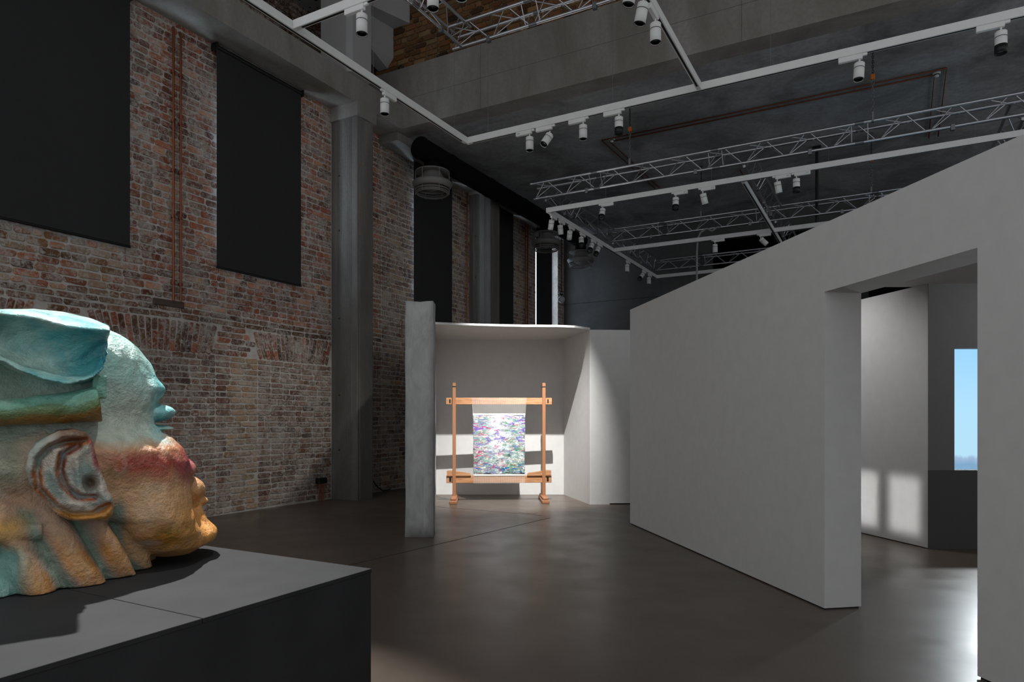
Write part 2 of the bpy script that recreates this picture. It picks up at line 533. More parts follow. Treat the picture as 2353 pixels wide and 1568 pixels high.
def project(x, y, z):
    d = -S_ * x + C_ * y; l = C_ * x + S_ * y
    return 1176.5 + 1560 * l / d, 959 - 1560 * (z - 1.5) / d, d
def size_seen(b):
    y, z, L, H = b[:4]
    px, py, d = project(-8.89, y, z)
    if not (0 < px < 2353 and 0 < py < 1568): return 0
    if px < 380 and py > 705: return 0
    if px > 931 and py > 745: return 0
    for a, bb, zb in BLINDS:
        if a - .02 < y < bb + .02 and z > zb - .02: return 0
    p0, p1 = project(-8.89, y - L / 2, z), project(-8.89, y + L / 2, z)
    return abs(p1[0] - p0[0]) * H * 1560 / d
order = sorted(range(len(bricks)), key=lambda i: -size_seen(bricks[i]))
near = set(order[:296])
rb = random.Random(3)
protos = {}
def proto(L, H, D):
    k = (round(L / .05), round(H / .03), rb.randrange(3))
    if k not in protos:
        vs, fs = brick_shape(L, H, D, rb)
        me = MB().add(vs, fs).mesh('brick')
        me.materials.append(M['brick_obj'])
        protos[k] = (me, L, H, D)
    return protos[k]
SV, SF, SC = [], [], []
for i, (y, z, L, H, ang, D, t) in enumerate(bricks):
    col = (*[lin(v) for v in t], 1)
    if i in near:
        me, l0, h0, d0 = proto(L, H, D)
        o = link_mesh('brick', me, None, wall_left, (WALL_X, y, z), (ang, 0, 0), (D / d0, L / l0, H / h0))
        o.color = col
    else:
        vs, fs = brick_shape(L, H, D, rb)
        ca, sa = math.cos(ang), math.sin(ang)
        n = len(SV)
        SV += [(WALL_X + vx, y + vy * ca - vz * sa, z + vy * sa + vz * ca) for vx, vy, vz in vs]
        SF += [tuple(k + n for k in f) for f in fs]
        SC += [col] * len(vs)
me = bpy.data.meshes.new('smaller_bricks')
me.from_pydata(SV, [], SF)
ca = me.color_attributes.new('tint', 'FLOAT_COLOR', 'POINT')
ca.data.foreach_set('color', np.array(SC, dtype=np.float32).ravel())
tag(link_mesh('smaller_bricks', me, M['brick_mesh'], wall_left), kind='stuff')

# ---- windows behind the blinds
for k, (a, b, c, d) in enumerate(WINDOWS):
    w = tag(MB().box(WALL_X - .30, a, c, WALL_X - .27, b, d).build('window_%d' % (k + 1), M['daylight' if k < 4 else 'daylight_far']), 'bright daylit window pane hidden behind black blind', kind='structure')
    fr = MB()
    fr.box(WALL_X - .26, a, c, WALL_X - .21, a + .06, d).box(WALL_X - .26, b - .06, c, WALL_X - .21, b, d)
    fr.box(WALL_X - .26, a, c, WALL_X - .21, b, c + .06).box(WALL_X - .26, a, d - .06, WALL_X - .21, b, d)
    fr.build('window_frame', M['black'], w)

BL = [('wide black blackout blind at the left edge of the brick wall', 3.55, 5.47, 3.75, 7.10),
      ('black blackout blind between the copper pipes and the ribbed column', 6.81, 8.49, 3.74, 7.06),
      ('narrow black blackout blind behind the first hanging vent', 11.68, 13.14, 3.45, 7.02),
      ('thin strip of black blind just right of the far ribbed column', 14.7, 16.1, 3.45, 7.02),
      ('farthest black blind with daylight glowing along its right edge', 17.49, 18.52, 3.45, 7.02)]
for lab, a, b, zb, zt in BL:
    x = WALL_X + .10
    e = empty('roller_blind', (x, (a + b) / 2, zb), 0, lab, 'blind', 'black roller blinds along the brick wall')
    h = zt - zb; w2 = (b - a) / 2
    mb = MB()
    nn = 14                                   # fabric with a very slight belly
    vs = []
    for i in range(nn + 1):
        yy = -w2 + 2 * w2 * i / nn
        bel = .006 * math.sin(i / nn * math.pi * 3)
        vs += [(bel, yy, .02), (bel, yy, h), (bel - .004, yy, .02), (bel - .004, yy, h)]
    fs = []
    for i in range(nn):
        p, q = 4 * i, 4 * i + 4
        fs += [(p, q, q + 1, p + 1), (p + 2, p + 3, q + 3, q + 2), (p + 1, q + 1, q + 3, p + 3), (p, p + 2, q + 2, q)]
    fs += [(0, 1, 3, 2), (4 * nn, 4 * nn + 2, 4 * nn + 3, 4 * nn + 1)]
    mb.add(vs, fs, False).build('fabric', M['blind'], e)
    MB().cyl((0, -w2, .02), (0, w2, .02), .018, n=10).build('bottom_rail', M['black'], e)
    MB().cyl((-.005, -w2 - .02, h + .02), (-.005, w2 + .02, h + .02), .036, n=14).build('roller', M['black'], e)
    for sgn in (-1, 1):
        MB().bbox(-.10, sgn * (w2 + .02) - .012, h - .035, .045, sgn * (w2 + .02) + .012, h + .075, .004).build('bracket', M['black'], e)

# ---- ribbed columns
def column(y0, label, ztop=6.9):
    x0, x1, w = WALL_X - .02, -8.305, .425
    e = empty('ribbed_column', (x1, y0, 0), 0, label, 'column', 'ribbed concrete columns along the brick wall')
    def rib(p, q, out, n):
        pts = []
        for i in range(n):
            for u, o in ((.04, 0), (.22, .010), (.68, .010), (.86, 0)):
                t = (i + u) / n
                pts.append((p[0] + (q[0] - p[0]) * t + out[0] * o, p[1] + (q[1] - p[1]) * t + out[1] * o))
        return pts
    poly = [(x0, y0)] + rib((x0 + .14, y0), (x1 - .12, y0), (0, -1), 13) + [(x1 - .11, y0), (x1 - .012, y0), (x1, y0 + .012)]
    poly += rib((x1, y0 + .06), (x1, y0 + w - .02), (1, 0), 9) + [(x1, y0 + w), (x0, y0 + w)]
    poly = [(x - x1, y - y0) for x, y in poly]
    MB().prism(poly, 0, ztop).build('shaft', M['column'], e)
    cap = [(x0 - x1, -.05), (.05, -.05), (.05, w + .05), (x0 - x1, w + .05)]
    MB().prism(cap, ztop, CEIL_Z).build('capital', M['beam'], e)
    for k, zz_ in enumerate((.9, 1.9, 3.3, 4.9, 5.9)):
        MB().cyl((-.42, .004, zz_), (-.42, -.012, zz_), .016, n=8).build('anchor_hole', M['black'], e)
    return e
column(9.33, 'tall ribbed concrete column beside the second black blind')
column(14.03, 'farther ribbed concrete column above the white niche, between two narrow blinds')

# ---- ceiling slab, beams and the raised bay
mb = MB().box(-9.4, 10.64, CEIL_Z, 9, BACK_Y + .3, CEIL_Z + .3)
ceiling = tag(mb.build('ceiling', M['ceiling']), 'dark stained concrete ceiling over the far half of the hall', kind='structure')
tag(MB().box(-10.4, 2.0, CEIL_Z, -8.31, 10.66, 7.6).build('trim_1', M['beam']), 'concrete edge beam running above the brick wall', kind='structure')
cross = MB().box(-10.4, 10.60, CEIL_Z - .003, 9, 11.0, 8.33)
wall_cross = tag(cross.build('trim_2', M['beam']), 'deep concrete cross beam below the upper ochre bricks', kind='structure')
# board joints on the beam face
for x in (-6.5, -1.9):
    MB().box(x, 10.598, CEIL_Z, x + .006, 10.6, 8.33).build('board_joint', M['backwall'], wall_cross)
MB().box(-8.33, 10.5985, 7.70, 9, 10.6, 7.706).build('board_joint', M['backwall'], wall_cross)
tag(MB().box(-10.4, 10.68, 8.33, 9, 11.0, 9.8).build('wall_upper', M['mortar_up']), 'upper ochre brick wall above the concrete cross beam', kind='structure')
wall_upper = bpy.data.objects['wall_upper']
PAL_UP = [(136, 100, 66), (122, 88, 58), (150, 112, 74), (110, 78, 52), (142, 96, 62), (98, 70, 50), (154, 124, 88)]
protos_up = []
for k in range(8):
    vs, fs = brick_shape(.27, .085, .026, rb)
    me = MB().add(vs, fs).mesh('brick'); me.materials.append(M['brick_up']); protos_up.append(me)
zz = 8.345
while zz < 9.55:
    x = -9.2 + rnd.uniform(0, .2)
    while x < -2.6:
        L = rnd.choice((.28, .28, .14, .24))
        px, py, d = project(x + L / 2, 10.66, zz)
        if py > -14:
            c = rnd.choice(PAL_UP); k = rnd.uniform(.8, 1.15)
            if rnd.random() < .05: c = (50, 42, 36)
            o = link_mesh('brick', rnd.choice(protos_up), None, wall_upper, (x + L / 2, 10.68, zz + .047), (0, rnd.uniform(-.01, .01), R(-90)), (rnd.uniform(.7, 1.2), (L - .018) / .27, 1))
            o.color = (*[lin(min(255, v * k)) for v in c], 1)
        x += L
    zz += .103
# the raised bay: left side bricks, perforated ceiling, white shaft and box
UX = -10.1
wall_ul = tag(MB().box(UX - .2, 2.0, 7.5, UX, 10.9, 9.8).build('wall_upperleft', M['mortar_up']), 'dark upper brick wall behind the concrete edge beam', kind='structure')
protos_ul = []
for k in range(6):
    vs, fs = brick_shape(.27, .085, .026, rb)
    me = MB().add(vs, fs).mesh('brick'); me.materials.append(M['brick_obj']); protos_ul.append(me)
zz = 7.62
while zz < 9.58:
    y = 7.0 + rnd.uniform(0, .2)
    while y < 10.4:
        L = rnd.choice((.28, .14, .28))
        c = rnd.choice([(92, 54, 38), (78, 48, 36), (104, 64, 44)])
        px, py, d = project(UX, y + L / 2, zz)
        if py < -16 or py > 100 or px > 760:
            y += L
            continue
        o = link_mesh('brick', rnd.choice(protos_ul), None, wall_ul, (UX, y + L / 2, zz + .047), (0, 0, 0), (1, (L - .018) / .27, 1))
        o.color = (*[lin(v) for v in c], 1)
        y += L
    zz += .103
def m_perf():
    m = new_mat('perforated acoustic board'); g = G(m)
    v = g.N.new('ShaderNodeTexVoronoi'); v.inputs['Scale'].default_value = 5; v.inputs['Randomness'].default_value = .8
    g.link(g.mapping(g.pos, (1, 1, 0)), v.inputs['Vector'])
    v2 = g.N.new('ShaderNodeTexVoronoi'); v2.inputs['Scale'].default_value = 8; v2.inputs['Randomness'].default_value = 1
    g.link(g.mapping(g.pos, (1, 1, 0), (3, 1, 0)), v2.inputs['Vector'])
    hole = g.math('MAXIMUM', g.math('LESS_THAN', v.outputs['Distance'], .17), g.math('LESS_THAN', v2.outputs['Distance'], .15))
    g.color(g.mix(hole, rgb(166, 165, 165), rgb(24, 24, 24))); g.rough(.9)
    return m
M['perf'] = m_perf()
tag(MB().box(-10.3, 2, 9.6, 9, 10.9, 9.75).build('ceiling_upper', M['perf']), 'grey perforated acoustic ceiling of the raised bay', kind='structure')
sh = MB().prism([(-8.93, 9.07), (-8.33, 9.07), (-8.23, 9.13), (-8.23, 9.62), (-8.93, 9.62)], 7.6, 9.6)
tag(sh.build('trim_3', M['uppergrey']), 'white painted shaft standing on the edge beam above the column', kind='structure')
bx = MB().prism([(-8.93, 9.62), (-8.7, 9.62), (-8.55, 10.66), (-8.93, 10.66)], 8.62, 9.2)
bx.prism([(-8.93, 9.62), (-8.5, 9.62), (-8.15, 10.66), (-8.93, 10.66)], 9.2, 9.6)
bx.add([(-8.93, 10.0, 8.62), (-8.65, 10.0, 8.62), (-8.7, 10.66, 8.45), (-8.93, 10.66, 8.45), (-8.93, 10.66, 8.62), (-8.55, 10.66, 8.62)],
       [(0, 1, 2, 3), (1, 5, 2), (3, 2, 5, 4), (0, 3, 4), (0, 4, 5, 1)])
tag(bx.build('trim_4', M['uppergrey']), 'white boxed bulkhead in the corner of the raised bay', kind='structure')

# ---- back wall with the dark opening high up
OX0, OX1, OZ0, OZ1 = -4.35, 6.0, 4.2, 6.55
mb = MB()
mb.box(-9.3, BACK_Y, 0, OX0, BACK_Y + .3, CEIL_Z + .05)
mb.box(OX0, BACK_Y, 0, OX1, BACK_Y + .3, OZ0)
mb.box(OX0, BACK_Y, OZ1, OX1, BACK_Y + .3, CEIL_Z + .05)
mb.box(OX1, BACK_Y, 0, 9, BACK_Y + .3, CEIL_Z + .05)
wall_back = tag(mb.build('wall_back', M['backwall']), 'dark concrete back wall of the hall', kind='structure')
for zz_ in (2.6, 5.05):
    MB().box(-8.9, BACK_Y - .006, zz_, OX0 if zz_ > 4.2 else 9, BACK_Y, zz_ + .012).build('board_joint', M['joint'], wall_back)
room = MB().box(OX0 - .5, BACK_Y + 3, 3.5, OX1 + .5, BACK_Y + 3.1, 7.2).box(OX0 - .5, BACK_Y + .3, 3.9, OX1 + .5, BACK_Y + 3, 4.19)
room.box(OX0 - .5, BACK_Y + .3, 7.15, OX1 + .5, BACK_Y + 3, 7.25)
room.box(OX0 - .6, BACK_Y + .3, 3.5, OX0 - .5, BACK_Y + 3.1, 7.25).box(OX1 + .5, BACK_Y + .3, 3.5, OX1 + .6, BACK_Y + 3.1, 7.25)
tag(room.build('wall_gallery', M['black_matte']), 'black gallery room seen through the opening in the back wall', kind='structure')
shelf = empty('equipment_rack', (-2.6, BACK_Y + 1.2, 4.195), 0, 'dark equipment rack glimpsed through the high opening', 'rack')
MB().bbox(-.9, -.2, 0, 2.2, .2, 1.75, .01).build('cabinet', M['black'], shelf)
for k in range(5):
    MB().box(-.55 + k * .17, -.23, 1.76, -.47 + k * .17, -.12, 1.86 + .05 * (k % 2)).build('unit', M['alu_dark'], shelf)
MB().box(.55, -.215, 1.55, 1.05, -.205, 1.72).build('display', m_emit('lit display', (.6, .8, 1, 1), .7), shelf)

# ================================================================== WHITE PARTITION AND NICHE (booth frame)
def wl(d): return 2.66 - .18 * (d - 4)
un = Vector((-.18, 1)).normalized(); nn_ = Vector((un.y, -un.x)) * .32
def pp(d, back=False):
    v = Vector((wl(d), d)) + (nn_ if back else Vector((0, 0)))
    return cw(v.x, v.y)
PH = 3.01; DH = 2.475; D0, D1 = 3.905, 5.28
mb = MB()
def slab(d0, d1, z0, z1, m=mb):
    m.prism([pp(d0)[:2], pp(d0, True)[:2], pp(d1, True)[:2], pp(d1)[:2]], z0, z1)
slab(D1, 9.55, .012, PH)
slab(D0, D1, DH, PH)
slab(1.2, D0, .012, PH)
wall_right = tag(mb.build('wall_right', M['white']), 'tall white partition wall with an open doorway', kind='structure')
mb = MB()
for a, b in ((D1 + .01, 9.54), (1.2, D0 - .01)):
    q = nn_ * .04
    P = [Vector((wl(a), a)) + q, Vector((wl(a), a)) + nn_ * .96, Vector((wl(b), b)) + nn_ * .96, Vector((wl(b), b)) + q]
    mb.prism([cw(*p)[:2] for p in P], 0, .012)
mb.build('shadow_gap', M['joint'], wall_right)

# niche: left wall ending in the rough plaster face, back, right cheek, front cheek, ceiling
def booth_wall(name, pts, z0, z1, mat, label):
    return tag(MB().prism([cw(*p)[:2] for p in pts], z0, z1).build(name, mat), label, kind='structure')
booth_wall('wall_nicheleft', [(-1.325, 8.7), (-.992, 8.7), (-1.25, 10.9), (-1.47, 13.15), (-1.9, 13.3)], 0, 2.95, M['white'], 'white left side wall of the niche behind the rough pillar end')
# rough pillar end: bumpy grid box
def rough_pillar():
    bm = bmesh.new()
    bmesh.ops.create_cube(bm, size=1)
    bmesh.ops.subdivide_edges(bm, edges=bm.edges[:], cuts=1, use_grid_fill=True)
    for v in bm.verts:
        v.co = Vector((-1.16 + v.co.x * .345, 8.62 + v.co.y * .28, 1.475 + v.co.z * 2.95))
    for _ in range(3):
        long_e = [e for e in bm.edges if e.calc_length() > .13]
        if long_e: bmesh.ops.subdivide_edges(bm, edges=long_e, cuts=1, use_grid_fill=True)
    for v in bm.verts:
        n = mnoise.noise_vector(v.co * 3.0) * .012 + mnoise.noise_vector(v.co * 11) * .008
        if v.co.z < .01: n.z = 0
        if v.co.z < .14: n.x *= 2.0
        w = cw(v.co.x + n.x, v.co.y + n.y, v.co.z + (n.z * 1.6 if v.co.z > 2.9 else 0))
        v.co = w
    me = bpy.data.meshes.new('wall_pillar'); bm.to_mesh(me); bm.free()
    for p in me.polygons: p.use_smooth = True
    return me
tag(link_mesh('wall_pillar', rough_pillar(), M['plaster']), 'rough plastered white pillar at the left front of the niche', kind='structure')
booth_wall('wall_niche', [(-1.9, 13.15), (1.1, 13.15), (1.1, 13.4), (-1.9, 13.4)], 0, 3.04, M['white'], 'white back wall of the niche behind the loom')
booth_wall('wall_nicheright', [(1.0, 13.16), (1.332, 11.645), (1.66, 11.66), (2.6, 11.73), (2.6, 13.4), (1.0, 13.4)], 0, 3.0, M['white'], 'white angled right side of the niche')
# door leaf flush in the front cheek
q0, q1 = cw(1.68, 11.63), cw(2.45, 11.69)
MB().prism([cw(1.665, 11.655)[:2], cw(2.5, 11.715)[:2], cw(2.5, 11.74)[:2], cw(1.665, 11.68)[:2]], .02, 2.985).build('flush_panel', M['white'], bpy.data.objects['wall_nicheright'])
MB().prism([cw(1.68, 11.66)[:2], cw(2.5, 11.72)[:2], cw(2.5, 11.8)[:2], cw(1.68, 11.8)[:2]], 0, .02).build('shadow_gap', M['joint'], bpy.data.objects['wall_nicheright'])
edge = [(-1.33, 11.26, 3.045), (-1.0, 11.27, 3.033), (-.545, 11.28, 3.02), (-.2, 11.29, 3.012), (.17, 11.3, 3.005), (.80, 11.30, 3.0), (1.05, 11.37, 3.0), (1.34, 11.645, 3.0)]
mb = MB(); vs = []
for l, d, zt in edge:
    bl = -1.7 + (l + 1.33) / 2.67 * 3.06
    vs += [cw(l, d, zt), cw(bl, 13.2, 3.0), cw(l, d, zt + .035), cw(bl, 13.2, 3.04)]
fs = []
for k in range(len(edge) - 1):
    p, q = 4 * k, 4 * k + 4
    fs += [(p, p + 1, q + 1, q), (p + 2, q + 2, q + 3, p + 3), (p, q, q + 2, p + 2), (p + 1, p + 3, q + 3, q + 1)]
fs += [(0, 2, 3, 1), (4 * 7, 4 * 7 + 1, 4 * 7 + 3, 4 * 7 + 2)]
tag(mb.add(vs, fs).build('ceiling_niche', M['white']), 'thin white ceiling with curved front edge over the niche', kind='structure')

# ---- room behind the doorway
booth_wall('wall_inner', [(4.733, 7.728), (4.85, 7.73), (4.32, 10.2), (4.2, 10.2)], .01, 3.02, M['white'], 'white inner wall seen through the doorway')
HL, HR, HB, HT = 5.03, 6.5, .896, 2.285
mb = MB()
for l0, l1, z0, z1 in ((4.734, HL, HB, 3.02), (HL, HR, HT, 3.02), (HR, 7.4, HB, 3.02)):
    mb.prism([cw(l0, 7.718)[:2], cw(l1, 7.718)[:2], cw(l1, 7.84)[:2], cw(l0, 7.84)[:2]], z0, z1)
tag(mb.build('wall_picture', M['inner_grey']), 'mid grey wall with the lit landscape opening', kind='structure')
booth_wall('wall_lowgrey', [(4.733, 7.715), (7.4, 7.715), (7.4, 7.84), (4.733, 7.84)], 0, HB, M['inner_dark'], 'dark grey lower wall beneath the landscape opening')
# lit landscape behind the opening
scr = MB().box(0, 0, 0, 4.0, .03, 2.45).build('landscape_screen', M['screen'])
scr.location = cw(4.6, 9.25, .3); scr.rotation_euler = (0, 0, R(YAW))
tag(scr, 'bright lit picture of pale blue sky over hazy hills', 'screen')
booth_wall('wall_innerright', [(8.7, 3.2), (8.9, 3.2), (8.9, 10.2), (8.7, 10.2)], 0, 3.02, M['inner_grey'], 'hidden far side wall of the inner room')
booth_wall('wall_innerback', [(4.2, 10.2), (8.9, 10.2), (8.9, 10.4), (4.2, 10.4)], 0, 3.02, M['inner_dark'], 'wall closing the room behind the lit landscape')
mb = MB().prism([pp(1.4, True)[:2], cw(8.8, 2.0)[:2], cw(8.8, 7.93)[:2], cw(wl(7.93) + .31, 7.93)[:2]], 3.02, 3.08)
tag(mb.build('ceiling_inner', M['white']), 'low white ceiling of the room behind the doorway', kind='structure')

# ================================================================== RIGGING
def truss(name, p, q, label, group, zb, clamps=()):
    """triangular aluminium truss, point down; p, q plan points on its axis, zb = axis of the lower chord"""
    e = empty(name, (p[0], p[1], zb), 0, label, 'truss', group)
    P, Q = Vector((*p, 0)), Vector((*q, 0))
    d = (Q - P); L = d.length; d.normalize(); s = Vector((-d.y, d.x, 0))
    top = zb + .245
    A = lambda t, k: P + d * t + (s * .145 * k) + Vector((0, 0, top if k else zb))
    for k in (-1, 0, 1):
        rod('chord', A(0, k), A(L, k), .024, M['alu'], e)
    n = max(2, int(L / .32)); st = L / n
    for k in (-1, 1):
        for i in range(n):
            a, b = (A(i * st + .03, k), A((i + 1) * st - .03, 0)) if i % 2 else (A(i * st + .03, 0), A((i + 1) * st - .03, k))
            rod('brace', a, b, .008, M['alu'], e)
    for i in range(0, n, 2):
        rod('brace', A(i * st + .03, -1), A(min(L, (i + 1) * st), 1), .008, M['alu'], e)
    # uprights and couplers where two lengths join
    t = 1.3
    while t < L - .4:
        for k in (-1, 0, 1):
            rod('coupler', A(t - .06, k), A(t + .06, k), .030, M['alu_dark'], e)
        for o in (-.11, .11):
            for k in (-1, 1):
                rod('upright', A(t + o, k), A(t + o, 0), .008, M['alu'], e)
        t += 2.15
    for t in clamps:
        c = A(t, 0) - e.location
        MB().bbox(c.x - .03, c.y - .03, c.z - .06, c.x + .03, c.y + .03, c.z + .035, .008).build('clamp', M['alu_dark'], e)
    return e
TG = 'aluminium lighting trusses under the ceiling'
ZB = 5.71
truss('lighting_truss', (-5.95, 11.69), (1.85, 11.69), 'nearest long aluminium truss in the far rig, above the white partition', TG, ZB, (1.1, 3.1, 4.9, 6.8))
truss('lighting_truss', (-5.78, 15.40), (1.85, 15.40), 'middle aluminium truss of the far rig, a cable hanging from it', TG, ZB, (1.0, 3.2, 5.0))
truss('lighting_truss', (-5.78, 19.05), (1.85, 19.05), 'farthest aluminium truss, just in front of the dark opening', TG, ZB, (1.0, 3.0))
truss('lighting_truss', (-5.78, 11.86), (-5.78, 15.23), 'receding aluminium truss at the left of the far rig, nearer length', TG, ZB, (.9, 2.6))
truss('lighting_truss', (-5.78, 15.57), (-5.78, 18.88), 'receding aluminium truss at the left of the far rig, farther length', TG, ZB, (.9, 2.2))
truss('lighting_truss', (-2.08, 11.86), (-2.08, 15.23), 'receding middle truss between the two nearer cross trusses', TG, ZB, (.6, 2.1, 3.0))
truss('lighting_truss', (-2.08, 15.57), (-2.08, 18.88), 'receding middle truss behind the second cross truss, partly hidden', TG, ZB, (1.2,))
truss('lighting_truss', (1.70, 11.86), (1.70, 15.23), 'receding aluminium truss at the far right, above the partition', TG, ZB, (.6,))
truss('lighting_truss', (-5.50, 8.22), (1.9, 8.22), 'aluminium truss crossing in front of the ochre upper bricks', TG, 6.84, (.6, 2.2, 4.0))
truss('lighting_truss', (-5.35, 1.5), (-5.35, 8.22), 'aluminium truss running toward the viewer at the top edge', TG, 6.84, (6.2,))

TZ0, TZ1 = 5.405, 5.495
def track(p, q, label, slot=True, wires=(), wz=5.72):
    P, Q = Vector((*p, 0)), Vector((*q, 0))
    e = empty('lighting_track', (p[0], p[1], TZ0), 0, label, 'track', 'white suspended lighting tracks')
    d = (Q - P); L = d.length; d.normalize()
    ang = math.atan2(d.y, d.x)
    MB().bbox(0, -.027, 0, L, .027, TZ1 - TZ0, .004).build('profile', M['track'], e, rot=(0, 0, ang))
    if slot:
        MB().box(.1, -.011, -.002, L - .1, .011, .004).build('slot', M['slot'], e, rot=(0, 0, ang))
    for t in wires:
        c = P + d * t
        rod('suspension_wire', (c.x, c.y, TZ1), (c.x, c.y, wz), .0022, M['alu_dark'], e)
    return e
track((-5.25, 8.2), (2.6, 8.2), 'longest white track crossing below the concrete cross beam', wires=(.35, 2.2, 4.1, 6.4), wz=6.83)
track((-5.25, 8.17), (-5.25, 2.0), 'white track along the left side below the edge beam', wires=(.3, 2.0, 4.0), wz=6.83)
track((-5.22, 4.94), (-1.8, 4.94), 'short white cross track at the upper left', wires=(.9,), wz=6.83)
track((-1.95, 8.17), (-1.95, 2.0), 'white track descending from the top edge to the long track', wires=(1.5,), wz=6.83)
track((-5.68, 11.69), (1.75, 11.69), 'white track under the nearest far truss, reaching the partition', wires=(1.2, 3.1, 4.9, 6.8), wz=5.69)
track((-5.65, 11.72), (-5.65, 18.7), 'white track along the left of the far rig, carrying many lamps', wires=(1.0, 3.2, 5.2), wz=5.69)
track((-5.62, 15.24), (1.6, 15.24), 'second white cross track of the far rig', wires=(1.1, 3.3), wz=5.69)
track((-5.65, 18.7), (0.5, 18.7), 'farthest white cross track near the back wall', wires=(1.0,), wz=5.69)
track((-2.08, 11.72), (-2.08, 18.67), 'white track receding down the middle of the far rig', wires=(1.0, 3.0), wz=5.69)

# ---- track spotlights
def lamp_meshes():
    r, L = .053, .185
    body = MB().lathe([(.0005, 0), (r - .006, 0), (r, -.006), (r, -.052), (r - .004, -.055), (r - .004, -.058), (r, -.061), (r, -L), (r - .004, -L), (r - .006, -L + .012)], 24).mesh('housing')
    rim = MB().lathe([(r - .003, -L - .002), (r + .0006, -L - .002), (r + .0006, -L + .004), (r - .012, -L + .03), (r - .012, -L + .002)], 24).mesh('rim')
    lens = MB().lathe([(r - .008, -L + .03), (.02, -L + .024), (.0005, -L + .026)], 24).mesh('lens')
    ring = MB().lathe([(r - .0035, -.0545), (r + .0004, -.0545), (r + .0004, -.0585), (r - .0035, -.0585)], 24).mesh('seam_ring')
    dark = MB().lathe([(r - .003, -L + .05), (r + .002, -L + .05), (r + .002, -L - .03), (r - .005, -L - .03), (r - .01, -L)], 24).mesh('snoot')
    ad = MB().bbox(-.03, -.021, 0, .205, .021, .055, .004).mesh('adapter')
    clip = MB().bbox(-.075, -.014, .03, -.03, .014, .055, .003).mesh('clip')
    stem = MB().cyl((0, 0, -.045), (0, 0, .005), .009, n=10).mesh('stem')
    for me, mt in ((body, 'track'), (rim, 'black'), (lens, 'lens'), (ring, 'slot'), (dark, 'black'), (ad, 'track'), (clip, 'track'), (stem, 'track')):
        me.materials.append(M[mt])
    return body, rim, lens, ring, dark, ad, clip, stem
LM = lamp_meshes()
def spotlight(x, y, axis, label, tilt=(0, 0), flip=1, snoot=False, drop=0.0, txt=None):
    """axis: direction of the track in the plan; tilt = rotation of the head about world x and y"""
    e = empty('track_spotlight', (x, y, TZ0), 0, label, 'spotlight', 'white track spotlights')
    ang = (0 if axis == 'x' else R(90)) + (0 if flip > 0 else math.pi)
    a = link_mesh('adapter', LM[5], None, e, (0, 0, -.055), (0, 0, ang))
    link_mesh('clip', LM[6], None, a)
    link_mesh('stem', LM[7], None, e, (0, 0, -.055 - drop))
    h = link_mesh('housing', LM[0], None, e, (0, 0, -.098 - drop), (R(-tilt[0]), R(tilt[1]), 0))
    link_mesh('seam_ring', LM[3], None, h)
    if snoot:
        link_mesh('snoot', LM[4], None, h)
    else:
        link_mesh('rim', LM[1], None, h)
    link_mesh('lens', LM[2], None, h)
    if txt:
        cu = bpy.data.curves.new('lettering', 'FONT'); cu.body = txt; cu.size = .022; cu.align_x = 'CENTER'
        to = bpy.data.objects.new('tmp', cu); COL.objects.link(to)
        dg = bpy.context.evaluated_depsgraph_get()
        me = bpy.data.meshes.new_from_object(to.evaluated_get(dg))
        bpy.data.objects.remove(to)
        me.name = 'lettering'; me.materials.clear(); me.materials.append(M['slot'])
        link_mesh('lettering', me, None, a, (.165, -.0225 * flip, .02), (R(90), 0, 0 if flip > 0 else math.pi))
    return e
# long front track (y = 8.2)
spotlight(-4.24, 8.2, 'x', 'first lamp from the front track corner, pointing straight down', flip=-1, txt='8-20')
lamp_loom = spotlight(-3.935, 8.2, 'x', 'tilted lamp turned toward the loom, second from the front track corner', (30, 18), flip=-1, drop=.03)
spotlight(-3.455, 8.2, 'x', 'third lamp from the front track corner, with a pale lens', flip=-1)
spotlight(-2.966, 8.2, 'x', 'fourth lamp from the front track corner, with a black snoot', flip=-1, snoot=True)
spotlight(-.247, 8.2, 'x', 'single lamp on the long front track near the hanging chain', (6, 3), flip=-1)
spotlight(.997, 8.2, 'x', 'rightmost lamp on the front track with a large black snoot', flip=-1, snoot=True)
# left and short tracks
lamp_head = spotlight(-5.25, 6.38, 'y', 'single lamp on the left track just above the ribbed column', flip=1)
spotlight(-4.34, 4.94, 'x', 'large near lamp on the short upper left track', flip=-1)
spotlight(-3.52, 4.94, 'x', 'near lamp cut by the top edge beside the truss, reflector visible', flip=-1)
spotlight(-3.22, 4.94, 'x', 'lamp at the top edge showing only its round front', flip=-1)
spotlight(-1.95, 6.42, 'y', 'lowest of the three lamps on the track coming from the top edge', flip=-1)
spotlight(-1.95, 6.05, 'y', 'middle of the three lamps on the track coming from the top edge', (0, 12), flip=-1)
spotlight(-1.95, 5.72, 'y', 'topmost of the three lamps on the track at the top edge', (0, 10), flip=-1)
# far rig, front cross track (y = 11.69)
spotlight(-4.538, 11.69, 'x', 'lamp with black front nearest the left corner of the far cross track', (22, 0), snoot=True)
spotlight(-3.19, 11.69, 'x', 'dark fronted lamp left of a tilted one on the far cross track', (8, 0), snoot=True, txt='8-21')
spotlight(-2.727, 11.69, 'x', 'lamp tilted to the right, left of the middle track junction', (-18, -10), txt='8-20')
spotlight(-1.537, 11.69, 'x', 'slightly tilted lamp right of the middle track junction', (-12, -8), txt='8-24')
spotlight(-1.249, 11.69, 'x', 'upright black fronted lamp, rightmost on the far cross track', snoot=True, txt='8-16')
